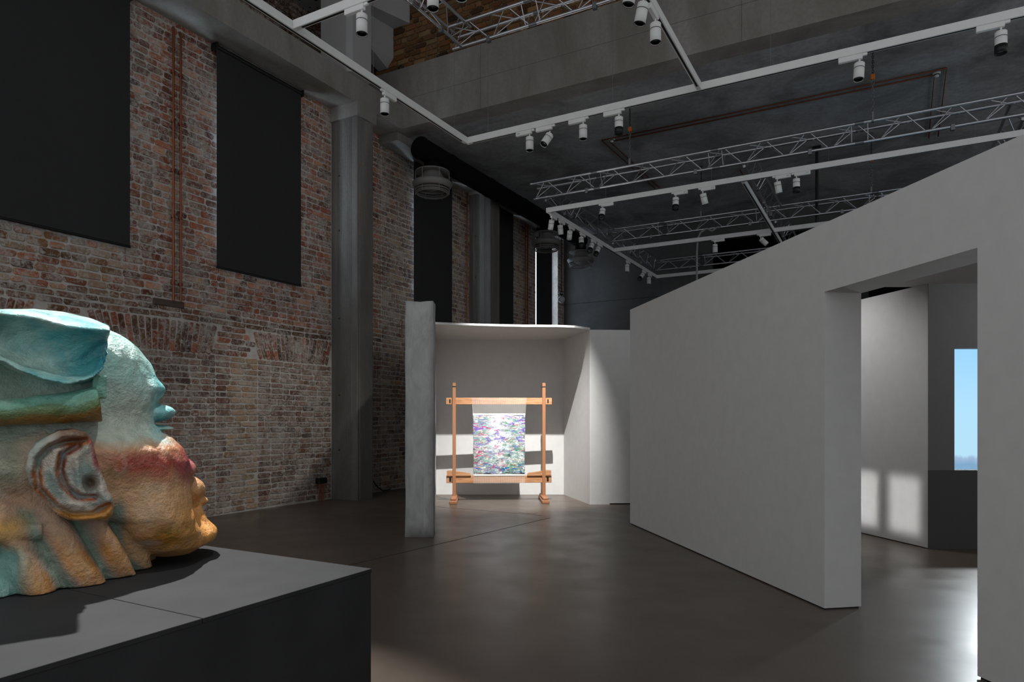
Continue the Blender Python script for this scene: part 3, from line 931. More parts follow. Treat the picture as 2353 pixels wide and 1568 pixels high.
# far rig, left track (x = -5.65)
for yy, tl, sn, lab in ((11.86, (-25, 24), False, 'first lamp on the receding left track, tilted left'),
                        (12.24, (-20, 4), False, 'second lamp on the receding left track, above the second vent'),
                        (12.72, (-30, 22), False, 'third lamp on the receding left track, tilted left'),
                        (13.30, (10, -8), True, 'fourth lamp on the receding left track, with black front'),
                        (13.92, (30, 6), True, 'fifth lamp on the receding left track, facing the viewer'),
                        (14.30, (30, 10), True, 'sixth lamp on the receding left track, just before the second cross track'),
                        (16.22, (0, 0), False, 'lone lamp hanging straight down past the second cross track'),
                        (17.50, (35, 25), True, 'lamp with black front turned left, near the far end'),
                        (18.0, (0, 0), False, 'last small lamp at the far end of the left track')):
    spotlight(-5.65, yy, 'y', lab, tl, snoot=sn)
spotlight(-3.29, 15.24, 'x', 'lamp with glowing front on the second far cross track', (-6, 0))
spotlight(-2.335, 15.24, 'x', 'strongly tilted lamp half hidden by the partition top', (-10, -42))

# ---- light of the lamps, plus added lights without fixtures
LOOM = cw(0.0, 12.1, 1.05)
pv_ = Vector((-3.935, 8.2, 5.277)); pv_ = pv_ + (LOOM - pv_).normalized() * .27
add_spot('loom_beam', pv_, LOOM, 2550, 48, 1.0, .02, (1, .985, .965), lamp_loom)
HEADP = Vector((-3.6, 2.0, 1.5))
track((-5.22, 3.14), (-1.98, 3.14), 'white cross track overhead, above the plinth and out of sight')
head_lamp = spotlight(-4.80, 3.14, 'x', 'lamp high above the plinth aimed down at the ceramic head', (0, 0))
add_spot('head_beam', (-4.80, 3.14, 5.08), HEADP, 1560, 43, .45, .03, (1, .985, .965), head_lamp)
side_lamp = spotlight(-1.95, 2.3, 'y', 'lamp above the viewer aimed at the near side of the head', (0, 0))
add_spot('side_beam', (-1.98, 2.3, 5.08), (-3.7, 1.9, 1.5), 140, 44, .7, .12, (1, .985, .965), side_lamp)
add_spot('wall_beam', (-4.24, 8.2, 5.12), (-8.9, 8.1, .9), 260, 46, .8, .06, (1, .97, .92))
add_spot('added_floor_light', cw(6.35, 8.9, 1.95), cw(3.3, 5.0, 0), 210, 70, .5, .08, (.92, .97, 1))  # added spot, no fixture: boosts the screen's light on the doorway floor
add_spot('added_grey_wall_light', cw(6.2, 6.2, 2.9), cw(4.9, 8.0, 1.5), 34, 120, .8, .15, (1, .98, .96))  # added unseen spot that lifts the grey picture wall
add_spot('added_inner_wall_light', cw(3.0, 9.3, 4.0), cw(4.6, 8.2, 1.2), 175, 66, .9, .08, (1, 1, 1))  # added spot without a lamp body, brightens the white inner wall

for nm, d_, wd in (('added_patch_light', 8.07, .46), ('added_patch_light', 8.70, .42)):  # added hidden area lights making two soft patches on the inner wall
    la = bpy.data.lights.new(nm, 'AREA'); la.shape = 'RECTANGLE'; la.size = wd; la.size_y = .66
    la.energy = .55; la.spread = R(7); la.color = (1, 1, 1)
    lo_ = bpy.data.objects.new(nm, la); COL.objects.link(lo_)
    tl = 4.734 - .212 * (d_ - 7.72)
    lo_.location = cw(2.75, d_ - .38, .62)
    lo_.rotation_euler = (cw(tl, d_, .46) - lo_.location).to_track_quat('-Z', 'Y').to_euler()

# ---- hanging chains
def chain(x, y, z0, z1, label):
    e = empty('rigging_chain', (x, y, z0), 0, label, 'chain', 'rigging chains holding the trusses')
    mid = z0 + (z1 - z0) * .52
    def links(za, zb, ln, r, name, mat):
        mb = MB(); z = za; k = 0
        while z < zb:
            pts = []
            for t in range(11):
                a = 2 * math.pi * t / 10
                u, v = math.cos(a) * ln * .34, math.sin(a) * ln * .62
                pts.append((u if k % 2 else 0, 0 if k % 2 else u, z + ln / 2 + v - z0))
            mb.tube(pts, r, 6); z += ln; k += 1
        mb.build(name, mat, e)
    links(z0 + .06, mid, .05, .0055, 'steel_links', M['alu_dark'])
    links(mid + .05, z1 - .06, .036, .0045, 'black_links', M['black'])
    MB().bbox(-.03, -.03, mid - z0 - .02, .03, .03, mid - z0 + .06, .01).build('sling', M['orange'], e)
    MB().bbox(-.035, -.035, z1 - z0 - .07, .035, .035, z1 - z0, .01).build('ceiling_eye', M['alu_dark'], e)
    MB().bbox(-.02, -.03, -.06, .02, .03, .10, .006).build('hook_block', M['alu_dark'], e)
chain(-.17, 11.55, 5.99, CEIL_Z, 'black rigging chain hanging to the right end of the nearest truss')
chain(-3.98, 11.57, 5.99, CEIL_Z, 'rigging chain above the left part of the nearest truss')
chain(-3.6, 15.28, 5.99, CEIL_Z, 'rigging chain down to the middle far truss')
chain(-.25, 15.28, 5.99, CEIL_Z, 'rigging chain at the right of the middle far truss')
tag(MB().cyl((-1.26, 15.5, 5.0), (-1.26, 15.5, CEIL_Z), .03, n=10).bbox(-1.34, 15.42, CEIL_Z - .02, -1.18, 15.58, CEIL_Z, .004).build('ceiling_rod', M['black']), 'black vertical pole hanging from the ceiling above the partition', 'pole')
# cable drooping from the middle truss
pts = []
for k in range(15):
    t = k / 14
    pts.append((-3.55 + .35 * t, 15.3, 5.66 + .03 * math.sin(t * 9)))
pts = list(reversed(pts)) + [(-3.62, 15.3, 5.62), (-3.68, 15.3, 5.5), (-3.70, 15.3, 5.2), (-3.70, 15.3, 3.0), (-3.70, 15.3, .0)]
tag(MB().tube(pts, .022, 8).build('power_cable', M['greycable']), 'pale grey cable dropping behind the partition from the truss', 'cable')

# ---- copper pipes
def pipe(name, runs, r, mat, label, cat='pipe', group=None, clips=()):
    e = empty(name, runs[0], 0, label, cat, group)
    o = Vector(runs[0])
    MB().tube([Vector(p) - o for p in runs], r, 8).build('tube', mat, e)
    for c in clips:
        c = Vector(c) - o
        MB().cyl(c + Vector((0, 0, -.02)), c + Vector((0, 0, .02)), r * 1.9, n=10).build('clip', M['oldcopper'], e)
    return e
for k, dy in enumerate((0, .115)):
    y = 6.12 + dy
    pipe('copper_pipe', [(-8.85, y, 3.15), (-8.85, y, 5.0), (-8.85, y, 7.04 - dy * .3)], .016, M['copper'],
         ('left' if k == 0 else 'right') + ' one of the two copper pipes between the first two blinds', group='copper pipes on the brick wall',
         clips=[(-8.86, y, z) for z in (3.4, 4.35, 5.0, 5.7, 6.4)])
MB().bbox(WALL_X, 5.85, 3.07, WALL_X + .035, 6.32, 3.16, .008).build('dark_stone', M['stone'], wall_left)
pipe('copper_pipe', [(-8.85, 13.83, 0), (-8.85, 13.83, 6.9)], .018, M['copper'], 'copper pipe just left of the farther ribbed column', group='copper pipes on the brick wall', clips=[(-8.86, 13.83, z) for z in (3.5, 4.6, 5.6)])
pipe('copper_pipe', [(-8.85, 16.85, 0), (-8.85, 16.85, 6.9)], .018, M['oldcopper'], 'dull copper pipe on the last narrow brick pier, left one', group='copper pipes on the brick wall')
pipe('copper_pipe', [(-8.85, 17.0, 0), (-8.85, 17.0, 6.9)], .018, M['oldcopper'], 'dull copper pipe on the last narrow brick pier, right one', group='copper pipes on the brick wall')
zc_ = CEIL_Z - .03
pipe('ceiling_pipe', [(-4.97, 16.3, zc_), (-5.05, 12.95, zc_), (.86, 12.95, zc_), (.92, 16.0, zc_)], .013, M['oldcopper'], 'outer thin copper pipe looping across the concrete ceiling', group='copper pipes on the ceiling')
pipe('ceiling_pipe', [(-4.85, 16.3, zc_), (-4.93, 13.1, zc_), (.70, 13.1, zc_), (.76, 16.0, zc_)], .013, M['oldcopper'], 'inner thin copper pipe looping across the concrete ceiling', group='copper pipes on the ceiling')
pipe('ceiling_pipe', [(-2.9, 16.0, zc_), (-2.9, 19.4, zc_)], .013, M['oldcopper'], 'short copper ceiling pipe beyond the middle truss', group='copper pipes on the ceiling')
for x, y, lab in ((-4.86, 13.03, 'small white smoke detector at the left bend of the ceiling pipes'), (.73, 13.1, 'small white smoke detector at the right bend of the ceiling pipes')):
    e = empty('smoke_detector', (x, y, CEIL_Z), 0, lab, 'detector', 'smoke detectors on the ceiling')
    MB().lathe([(.0005, 0), (.06, 0), (.062, -.02), (.05, -.035), (.045, -.035)], 20).build('base', M['detector'], e)
    MB().lathe([(.03, -.03), (.036, -.06), (.03, -.075), (.0005, -.078)], 20).build('sensor', M['detector'], e)
    MB().lathe([(.048, -.034), (.036, -.034), (.036, -.05)], 20).build('slots', M['black'], e)

# ---- ventilation duct and hanging vents
DX, DZ, DR = -7.96, 6.76, .205
e = empty('air_duct', (DX, 10.75, DZ), 0, 'black round air duct running along the ceiling above the blinds', 'duct')
mb = MB().cyl((0, 0, 0), (0, 8.0, 0), DR, n=28)
mb.build('pipe', M['black_matte'], e)
MB().cyl((0, -.02, 0), (0, .02, 0), DR + .012, n=28).build('end_cap', M['black_matte'], e)
for yy in (1.0, 2.6, 4.2, 5.9, 7.6):
    MB().cyl((0, yy, 0), (0, yy + .05, 0), DR + .012, n=28).build('joint_band', M['black_matte'], e)
tag(MB().box(-8.9, 10.66, 6.98, -8.45, BACK_Y - .5, CEIL_Z - .002).build('trim_5', M['beam']), 'concrete ledge along the top of the far brick wall', kind='structure')
def vent(y, label):
    e = empty('hanging_vent', (DX, y, 5.98), 0, label, 'vent', 'round vents hanging from the black duct')
    MB().cyl((0, 0, .42), (0, 0, DZ - DR - 5.98 + .03), .165, n=28).build('neck', M['black_matte'], e)
    MB().lathe([(.18, .44), (.34, .44), (.345, .425), (.33, .42), (.19, .42)], 40).build('top_ring', M['grey_vent'], e)
    MB().lathe([(.17, .44), (.24, .30), (.33, .20)], 40).build('hood', M['grey_vent'], e)
    MB().lathe([(.26, .235), (.37, .235), (.405, .20), (.385, .15), (.35, .10), (.33, .10), (.36, .15), (.37, .19), (.26, .215)], 40, closed=True).build('outer_ring', M['grey_vent'], e)
    for k, (r, z) in enumerate(((.325, .02), (.34, .06), (.31, -.005))):
        MB().lathe([(r - .022, z), (r, z + .012), (r + .012, z), (r, z - .012)], 40, closed=True).build('slat_ring', M['grey_vent'], e)
    MB().lathe([(.0005, .06), (.07, .06), (.12, .09), (.20, .14), (.21, .16)], 32).build('core', M['grey_vent'], e)
    for k in range(6):
        a = k * math.pi / 3 + .52
        p = Vector((math.cos(a) * .335, math.sin(a) * .335, 0))
        MB().cyl(p + Vector((0, 0, -.02)), p + Vector((0, 0, .43)), .008, n=8).build('guard_bar', M['grey_vent'], e)
    return e
vent(11.15, 'round grey caged vent hanging in front of the narrow blind')
vent(16.36, 'farther round caged vent near the glowing window edge')
vent(18.7, 'dim farthest round vent partly hidden behind track lamps')

# ---- globe on a cord by the far window
gx, gy = -8.45, 18.4
e = empty('hanging_globe', (gx, gy, 5.0), 0, 'pale glass globe with dark sphere hanging beside the far window', 'globe')
MB().cyl((0, 0, .05), (0, 0, 1.98), .012, n=8).build('cord', M['cable'], e)
MB().sphere((0, 0, .0), .105).build('globe', M['glass'], e)
MB().sphere((0.0, -.03, .18), .062).build('dark_sphere', M['black'], e)
MB().lathe([(.062, .165), (.075, .18), (.062, .195)], 20, (0, -.03, 0)).build('sphere_ring', M['alu'], e)

# ---- floor socket box and cable by the brick wall
e = empty('floor_socket', (-8.78, 8.93, 0), 0, 'small black socket box on three copper conduits at the wall foot', 'socket')
MB().bbox(-.05, -.10, .32, .05, .10, .42, .008).build('box', M['black'], e)
for k in (-.05, 0, .05):
    MB().cyl((0, k, 0), (0, k, .33), .011, n=8).build('conduit', M['copper'], e)
pts = [(-8.86, 10.1 + .12 * k, max(.02, .52 - .11 * k + .012 * (k - 3) ** 2 * .6)) for k in range(8)]
tag(MB().tube(pts, .011, 6).build('wall_cable', M['cable']), 'thin dark cable sagging along the dim wall behind the pillar', 'cable')

# ================================================================== PLINTH AND CERAMIC HEAD
PX1, PY1, PZ = -2.377, 2.785, .70
e = empty('display_plinth', (-4.2, 1.5, 0), 0, 'large low charcoal plinth carrying the ceramic head', 'plinth')
o3 = Vector((-4.2, 1.5, 0))
MB().box(-6.0 - o3.x, .2 - o3.y, 0, PX1 - .004 - o3.x, PY1 - .004 - o3.y, PZ - .02).build('body', M['plinth'], e)
yb = [.2, 1.77, PY1]
for a, b in zip(yb[:-1], yb[1:]):
    MB().bbox(-6.0 - o3.x, a + .0025 - o3.y, PZ - .02, PX1 - o3.x, b - .0025 - o3.y, PZ, .0015).build('top_panel', M['plinth'], e)

# ---- signed-distance sculpting, meshed with surface nets
def surface_nets(F, org, h):
    s = F < 0
    nx, ny, nz = F.shape
    acc = np.zeros((nx - 1, ny - 1, nz - 1, 3), np.float32)
    cnt = np.zeros((nx - 1, ny - 1, nz - 1), np.float32)
    def sl(i, j, k):
        return F[i:nx - 1 + i, j:ny - 1 + j, k:nz - 1 + k]
    for ax in range(3):
        for u in (0, 1):
            for v in (0, 1):
                o0 = [0, 0, 0]; o1 = [0, 0, 0]
                oth = [x for x in range(3) if x != ax]
                o0[oth[0]] = o1[oth[0]] = u; o0[oth[1]] = o1[oth[1]] = v; o1[ax] = 1
                A, B = sl(*o0), sl(*o1)
                m = (A < 0) != (B < 0)
                t = np.where(m, A / np.where(m, A - B, 1), 0)
                acc[..., ax] += np.where(m, t, 0)
                acc[..., oth[0]] += np.where(m, u, 0)
                acc[..., oth[1]] += np.where(m, v, 0)
                cnt += m
    mask = cnt > 0
    idx = -np.ones(mask.shape, np.int64)
    idx[mask] = np.arange(mask.sum())
    ijk = np.argwhere(mask)
    V = (ijk + acc[mask] / cnt[mask][:, None]) * h + np.array(org)
    quads = []
    for ax in range(3):
        b, c = [(1, 2), (2, 0), (0, 1)][ax]
        lo = [slice(1, -1)] * 3; hi = [slice(1, -1)] * 3
        lo[ax] = slice(0, -1); hi[ax] = slice(1, None)
        A, B = s[tuple(lo)], s[tuple(hi)]
        ch = np.argwhere(A != B)
        if not len(ch): continue
        sgn = A[tuple(ch.T)]
        base = ch.copy(); base[:, b] += 1; base[:, c] += 1
        def cell(db, dc):
            q = base.copy(); q[:, b] += db; q[:, c] += dc
            return idx[tuple(q.T)]
        q = np.stack([cell(-1, -1), cell(0, -1), cell(0, 0), cell(-1, 0)], 1)
        q[~sgn] = q[~sgn][:, ::-1]
        quads.append(q)
    Q = np.concatenate(quads)
    Q = Q[(Q >= 0).all(1)]
    return V, Q

def sdf_mesh(name, fn, lo, hi, h, colfn, mat, parent):
    ax = [np.arange(lo[i], hi[i] + h, h, dtype=np.float32) for i in range(3)]
    a, b, z = np.meshgrid(*ax, indexing='ij')
    V, Q = surface_nets(fn(a, b, z).astype(np.float32), lo, h)
    me = bpy.data.meshes.new(name)
    me.vertices.add(len(V)); me.vertices.foreach_set('co', V.astype(np.float32).ravel())
    me.loops.add(Q.size); me.loops.foreach_set('vertex_index', Q.ravel().astype(np.int32))
    me.polygons.add(len(Q))
    me.polygons.foreach_set('loop_start', np.arange(0, Q.size, 4, dtype=np.int32))
    me.polygons.foreach_set('use_smooth', np.ones(len(Q), dtype=bool))
    me.update(calc_edges=True); me.validate()
    C = colfn(V[:, 0], V[:, 1], V[:, 2])
    at = me.color_attributes.new('glaze', 'FLOAT_COLOR', 'POINT')
    at.data.foreach_set('color', C.astype(np.float32).ravel())
    return link_mesh(name, me, mat, parent)

def smin(a, b, k):
    h = np.clip(.5 + .5 * (b - a) / k, 0, 1)
    return b * (1 - h) + a * h - k * h * (1 - h)
def smax(a, b, k): return -smin(-a, -b, k)
def ell(a, b, z, c, r):
    q = np.sqrt(((a - c[0]) / r[0]) ** 2 + ((b - c[1]) / r[1]) ** 2 + ((z - c[2]) / r[2]) ** 2)
    return (q - 1) * min(r)
def ip(x, tab):
    return np.interp(x, [t[0] for t in tab], [t[1] for t in tab])
def seg_d(a, z, pts):
    d = np.full(a.shape, 9.0)
    for (x0, z0), (x1, z1) in zip(pts[:-1], pts[1:]):
        dx, dz = x1 - x0, z1 - z0
        t = np.clip(((a - x0) * dx + (z - z0) * dz) / (dx * dx + dz * dz + 1e-9), 0, 1)
        d = np.minimum(d, np.hypot(a - x0 - t * dx, z - z0 - t * dz))
    return d
def vnoise(a, b, z, sc, seed=0.0):
    return np.array([mnoise.noise(Vector((x * sc + seed, y * sc, w * sc))) for x, y, w in zip(a, b, z)])
def wav(a, b, z, s):
    """smooth lumpy relief"""
    return np.sin(a * 9.1 * s + 1.3) * np.sin(b * 8.3 * s + .4) * np.sin(z * 7.7 * s + 2.1) + .6 * np.sin(a * 17 * s + b * 13 * s) * np.sin(z * 15 * s + 1)
LC = lambda r, g, b: np.array([lin(r), lin(g), lin(b)])

FRONT = [(.03, .60), (.045, .70), (.09, .75), (.13, .755), (.176, .745), (.227, .722), (.313, .705), (.387, .695), (.44, .688), (.495, .695), (.56, .688), (.63, .655), (.69, .60), (.72, .55), (.762, .52), (.833, .515), (.88, .537), (.94, .55), (.985, .54), (1.03, .526), (1.10, .494), (1.18, .44), (1.235, .37), (1.28, .27), (1.32, .12), (1.335, .0)]
BACK = [(.03, .54), (.045, .49), (.09, .42), (.14, .355), (.20, .31), (.26, .27), (.34, .05), (.42, -.25), (.55, -.5), (.8, -.62), (1.0, -.6), (1.2, -.45), (1.30, -.2), (1.335, -.05)]
HALFW = [(.03, .12), (.05, .24), (.10, .33), (.18, .40), (.28, .44), (.4, .465), (.55, .485), (.63, .475), (.68, .445), (.73, .395), (.80, .365), (.93, .35), (1.0, .345), (1.15, .31), (1.25, .25), (1.32, .12), (1.335, .02)]
def head_f(a, b, z):
    f, k, w = ip(z, FRONT), ip(z, BACK), ip(z, HALFW)
    ac, ra = (f + k) / 2, np.maximum((f - k) / 2, .01)
    p = 2.7
    q = (np.abs((a - ac) / ra) ** p + np.abs((b - .02) / w) ** p) ** (1 / p)
    F = (q - 1) * np.minimum(ra, w)
    F = np.maximum(F, np.maximum(.032 - z, z - 1.33))
    # hollow temple in front of the ear and beneath the cheekbone
    F = smax(F, -ell(a, b, z, (.40, -.50, .84), (.13, .09, .12)), .08)
    F += .030 * np.exp(-(((a - .36) / .12) ** 2 + ((z - .42) / .12) ** 2)) * (b < 0)
    # brow, eyelids, nose, lips and chin
    F = smin(F, ell(a, b, z, (.50, .06, .955), (.075, .22, .045)), .035)
    F = smin(F, ell(a, b, z, (.53, .03, .825), (.098, .17, .050)), .015)
    F = smin(F, ell(a, b, z, (.555, .03, .737), (.072, .16, .018)), .010)
    F = smin(F, ell(a, b, z, (.68, .14, .375), (.125, .15, .085)), .04)
    F = smin(F, ell(a, b, z, (.745, .18, .295), (.085, .09, .036)), .025)
    F = smin(F, ell(a, b, z, (.70, .10, .225), (.085, .19, .045)), .03)
    F = smin(F, ell(a, b, z, (.69, .12, .50), (.06, .2, .06)), .02)
    F = smin(F, ell(a, b, z, (.735, .06, .128), (.122, .22, .072)), .045)
    # neck: a drum with leaning folds, flaring to the plinth
    na, nb = a + .03, b - .0
    th = np.arctan2(nb, na)
    rr = np.hypot(na, nb)
    lean = th + (z - .1) * .9
    r0 = ip(z, [(0, .535), (.06, .53), (.2, .50), (.35, .45), (.6, .36)])
    r0 = r0 + (.070 * np.abs(np.cos(lean * 8.2 + .5)) - .045) * np.clip(1.15 - z * 1.2, .2, 1) + .008 * np.cos(lean * 23)
    neck = np.maximum((rr - r0) * .9, np.maximum(-z + .001, z - .7))
    F = smin(F, neck, .025)
    # carved hollows in the nape, and the band between them
    F = smax(F, -ell(a, b, z, (-.22, -.56, .16), (.15, .14, .12)), .03)
    F = smax(F, -ell(a, b, z, (-.22, -.56, .40), (.17, .14, .075)), .03)
    F = smin(F, np.maximum(np.hypot(b + .46, (z - .275)) - .042, np.maximum(a - .005, -.55 - a)), .012)
    F = F + .005 * wav(a, b, z, 1.0) + .0025 * wav(a + 2, b, z, 3.1)
    return np.maximum(F, .003 - z)
def head_c(a, b, z):
    n1 = vnoise(a, b, z, 5.0); n2 = vnoise(a, b, z, 13.0, 3); n3 = vnoise(a, b, z, 34.0, 7)
    zz = z + .05 * n1 + .03 * n2
    teal, pale, grey = LC(96, 176, 172), LC(190, 212, 204), LC(170, 182, 170)
    red, plum, tan, orange, ochre = LC(160, 70, 56), LC(150, 58, 76), LC(204, 164, 122), LC(206, 142, 66), LC(178, 120, 30)
    mauve = LC(168, 140, 122)
    C = np.tile(tan, (len(a), 1))
    def over(m, col):
        m = np.clip(m, 0, 1)[:, None]
        C[:] = C * (1 - m) + col * m
    g = lambda x, c, w: np.exp(-((x - c) / w) ** 2)
    over(.7 * np.clip((.36 - a) / .2, 0, 1) + .25 * n2, mauve)
    over(.85 * np.clip((a - .48) / .2, 0, 1) * np.clip((.48 - zz) / .2, 0, 1), orange)
    over(1.1 * g(a, .52, .11) * g(zz, .17, .08), ochre)
    over(.75 * g(a, .58, .10) * g(zz, .20, .06) * (n3 > .05), LC(110, 100, 34))
    over(.5 * g(a, .45, .05) * g(zz, .14, .03), LC(170, 180, 186))
    over(1.0 * g(zz, .565, .075) * np.clip((a - .18) / .15, 0, 1), red)
    over(.8 * g(zz, .55, .09) * np.clip((a - .56) / .1, 0, 1), plum)
    over(.55 * g(a, .30, .05) * g(zz, .53, .05) * (n2 > -.1), LC(110, 108, 52))
    over(np.clip((zz - .64) / .06, 0, 1), grey)
    over(np.clip((zz - .64) / .06, 0, 1) * np.clip((a - .38) / .12, 0, 1) * .8, pale)
    over(.85 * np.clip((zz - .84) / .2, 0, 1), LC(146, 192, 186))
    over(.75 * np.clip((zz - .68) / .04, 0, 1) * np.clip((a - .47) / .06, 0, 1), LC(110, 196, 204))
    # nape and neck
    neck = np.clip((.40 - z) / .05, 0, 1) * np.clip((.36 - a + .4 * np.clip(.1 - z, 0, .1) * 3) / .04, 0, 1) * (np.hypot(a + .03, b) < .60)
    th = np.arctan2(b, a + .03) + (z - .1) * .9
    fold = 2 * np.abs(np.cos(th * 8.2 + .5)) - 1 + .4 * n1
    over(neck * 1.0, mauve)
    over(neck * np.clip(.5 - fold, 0, 1) * .9, LC(118, 142, 128))
    over(neck * np.clip(fold - .1 + n1, 0, 1) * np.clip((.30 - z) / .15, 0, 1), LC(200, 134, 52))
    over(neck * .8 * np.clip(fold - .55, 0, 1), LC(202, 172, 138))
    left = np.clip((-.02 - a) / .08, 0, 1) * (b < 0)
    over(left * np.clip((.24 - z + .05 * n1) / .06, 0, 1), LC(128, 172, 164))
    over(left * g(z, .30, .05) * .9, LC(206, 160, 84))
    over(left * np.clip((zz - .40) / .15, 0, 1) * .7, LC(126, 148, 132))
    k = (1 + .16 * n3 + .12 * n2)[:, None]
    rough = np.where(z > .62, .24, .46) + .08 * n2
    return np.concatenate([np.clip(C * k * 1.22, 0, 1), rough[:, None]], 1)

HAT_LO = [(-.9, 1.16), (-.5, 1.14), (-.15, 1.048), (-.071, 1.006), (.011, .975), (.095, .957), (.17, .966), (.208, .985), (.244, 1.03), (.272, 1.135)]
HAT_TOP = [(-.9, 1.0), (-.7, 1.2), (-.45, 1.27), (-.15, 1.325), (-.03, 1.345), (.095, 1.342), (.208, 1.322), (.262, 1.296), (.3, 1.28)]
def hat_f(a, b, z):
    lo, top = ip(a, HAT_LO), ip(a, HAT_TOP)
    ridge = ip(a, [(-.9, 1.25), (-.15, 1.252), (-.022, 1.245), (.112, 1.212), (.262, 1.206)])
    t = np.clip((z - lo) / np.maximum(ridge - lo, .05), 0, 1)
    near = -.50 + .11 * np.sin(np.pi * np.clip(t, 0, 1)) ** .9 - .04 * np.exp(-((z - lo) / .025) ** 2) - .03 * np.exp(-((z - ridge) / .025) ** 2)
    u = np.clip((z - ridge) / np.maximum(top - ridge, .02), 0, 1.3)
    near = near + .42 * u ** 2.2
    # crease rising across the fold
    cr = seg_d(a, z, [(-.15, 1.02), (.05, 1.04), (.17, 1.06), (.24, 1.16)])
    near = near + .02 * np.exp(-(cr / .02) ** 2)
    F = near - b
    F = smax(F, lo - z, .018)
    F = smax(F, z - top - .004, .03)
    F = smax(F, b - .42, .05)
    F = smax(F, a - (.268 - .06 * np.clip(b + .3, 0, 1)), .018)
    F = smax(F, -.80 - a, .05)
    # rear notch seen at the frame edge
    F = smax(F, -ell(a, b, z, (-.28, -.50, 1.21), (.16, .10, .055)), .02)
    return F * .8 + .006 * wav(a, b, z, 1.3) + .003 * wav(a, b + 1, z, 3.3)
def hat_c(a, b, z):
    n1 = vnoise(a, b, z, 4.0, 11); n2 = vnoise(a, b, z, 12.0, 5); n3 = vnoise(a, b, z, 36.0, 2)
    t = np.clip(.5 + .9 * n1 + .4 * n2, 0, 1)[:, None]
    C = LC(92, 184, 190) * (1 - t) + LC(186, 222, 212) * t
    top = np.clip((z - 1.27) / .05, 0, 1)[:, None] * .6
    C = C * (1 - top) + LC(150, 170, 166) * top
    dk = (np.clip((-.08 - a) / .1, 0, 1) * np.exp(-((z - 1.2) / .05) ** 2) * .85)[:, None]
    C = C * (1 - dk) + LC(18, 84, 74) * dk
    ed = (np.exp(-((a - .25) / .03) ** 2) * np.clip((1.24 - z) / .1, 0, 1) * .7)[:, None]
    C = C * (1 - ed) + LC(46, 150, 176) * ed
    C = C * (1 + .15 * n3 + .1 * n2)[:, None]
    return np.concatenate([np.clip(C, 0, 1), (.17 + .06 * n2)[:, None]], 1)

def roll_f(a, b, z):
    zc = ip(a, [(-.8, .80), (-.15, .818), (.25, .862)]); r = ip(a, [(-.8, .06), (-.15, .060), (.011, .068), (.208, .083), (.3, .086)])
    F = np.hypot((b + .42) / 1.25, z - zc) - r
    F = smax(F, a - (.232 + .33 * (.862 - z) * .6), .010)
    F = smax(F, -.75 - a, .02)
    blk = np.maximum(np.maximum(np.abs(a - .235) - .028, np.abs(z - .945) - .055), np.abs(b + .385) - .05)
    F = np.minimum(F, blk)
    return F + .003 * wav(a, b, z, 2.1) + .0015 * wav(a, b, z, 5)
def roll_c(a, b, z):
    n1 = vnoise(a, b, z, 6, 1); n2 = vnoise(a, b, z, 16, 4)
    zc = ip(a, [(-.8, .80), (-.15, .818), (.25, .862)])
    t = (z - zc) / .08 + .4 * n1 + .2 * n2
    C = np.where((t > .25)[:, None], LC(112, 178, 160), np.where((t > -.25)[:, None], LC(92, 134, 78), LC(158, 116, 48)))
    s = np.clip((t + .5) / 1.1, 0, 1)[:, None]
    C2 = LC(150, 112, 52) * (1 - s) ** 2 + 2 * s * (1 - s) * LC(84, 128, 72) + s ** 2 * LC(132, 190, 172)
    C = .35 * C + .65 * C2
    return np.concatenate([np.clip(C * (1 + .15 * n2)[:, None], 0, 1), (.20 + .06 * n2)[:, None]], 1)

EAR = [(.125, .745), (.067, .737), (.021, .707), (-.019, .681), (-.046, .635), (-.056, .57), (-.041, .51), (-.006, .447), (.03, .395), (.063, .354), (.104, .326), (.161, .313), (.219, .313), (.258, .309), (.283, .336), (.291, .382), (.283, .417), (.262, .45), (.250, .50), (.235, .54), (.217, .61), (.204, .684), (.171, .73)]
def zl(x, y):            # ear drawing units -> local metres
    return (.125 + (x - 605) * .0004975 + 0.0, .745 - (y - 95) * .000567)
GROOVE1 = [zl(700, 190), zl(560, 200), zl(430, 235), zl(340, 330), zl(325, 440), zl(345, 560), zl(470, 720), zl(600, 790), zl(760, 800), zl(880, 740)]
RIDGE = [zl(480, 270), zl(440, 420), zl(490, 560), zl(560, 690), zl(660, 720)]
GROOVE2 = [zl(640, 230), zl(520, 300), zl(500, 430), zl(540, 560), zl(640, 650), zl(780, 660)]
RIDGE2 = [zl(700, 260), zl(620, 340), zl(640, 470), zl(660, 600), zl(760, 700)]
HOLE = zl(745, 545)
def poly_sd(a, z, P):
    d = seg_d(a, z, P + [P[0]])
    inside = np.zeros(a.shape, bool)
    for (x0, z0), (x1, z1) in zip(P, P[1:] + [P[0]]):
        c = ((z0 > z) != (z1 > z)) & (a < (x1 - x0) * (z - z0) / (z1 - z0 + 1e-12) + x0)
        inside ^= c
    return np.where(inside, -d, d)
def ear_parts(a, z):
    e = lambda P, w: np.exp(-(seg_d(a, z, P) / w) ** 2)
    hole = np.exp(-(((a - HOLE[0]) / .028) ** 2 + ((z - HOLE[1]) / .03) ** 2))
    return e(GROOVE1, .013), e(RIDGE, .02), e(GROOVE2, .013), e(RIDGE2, .016), hole
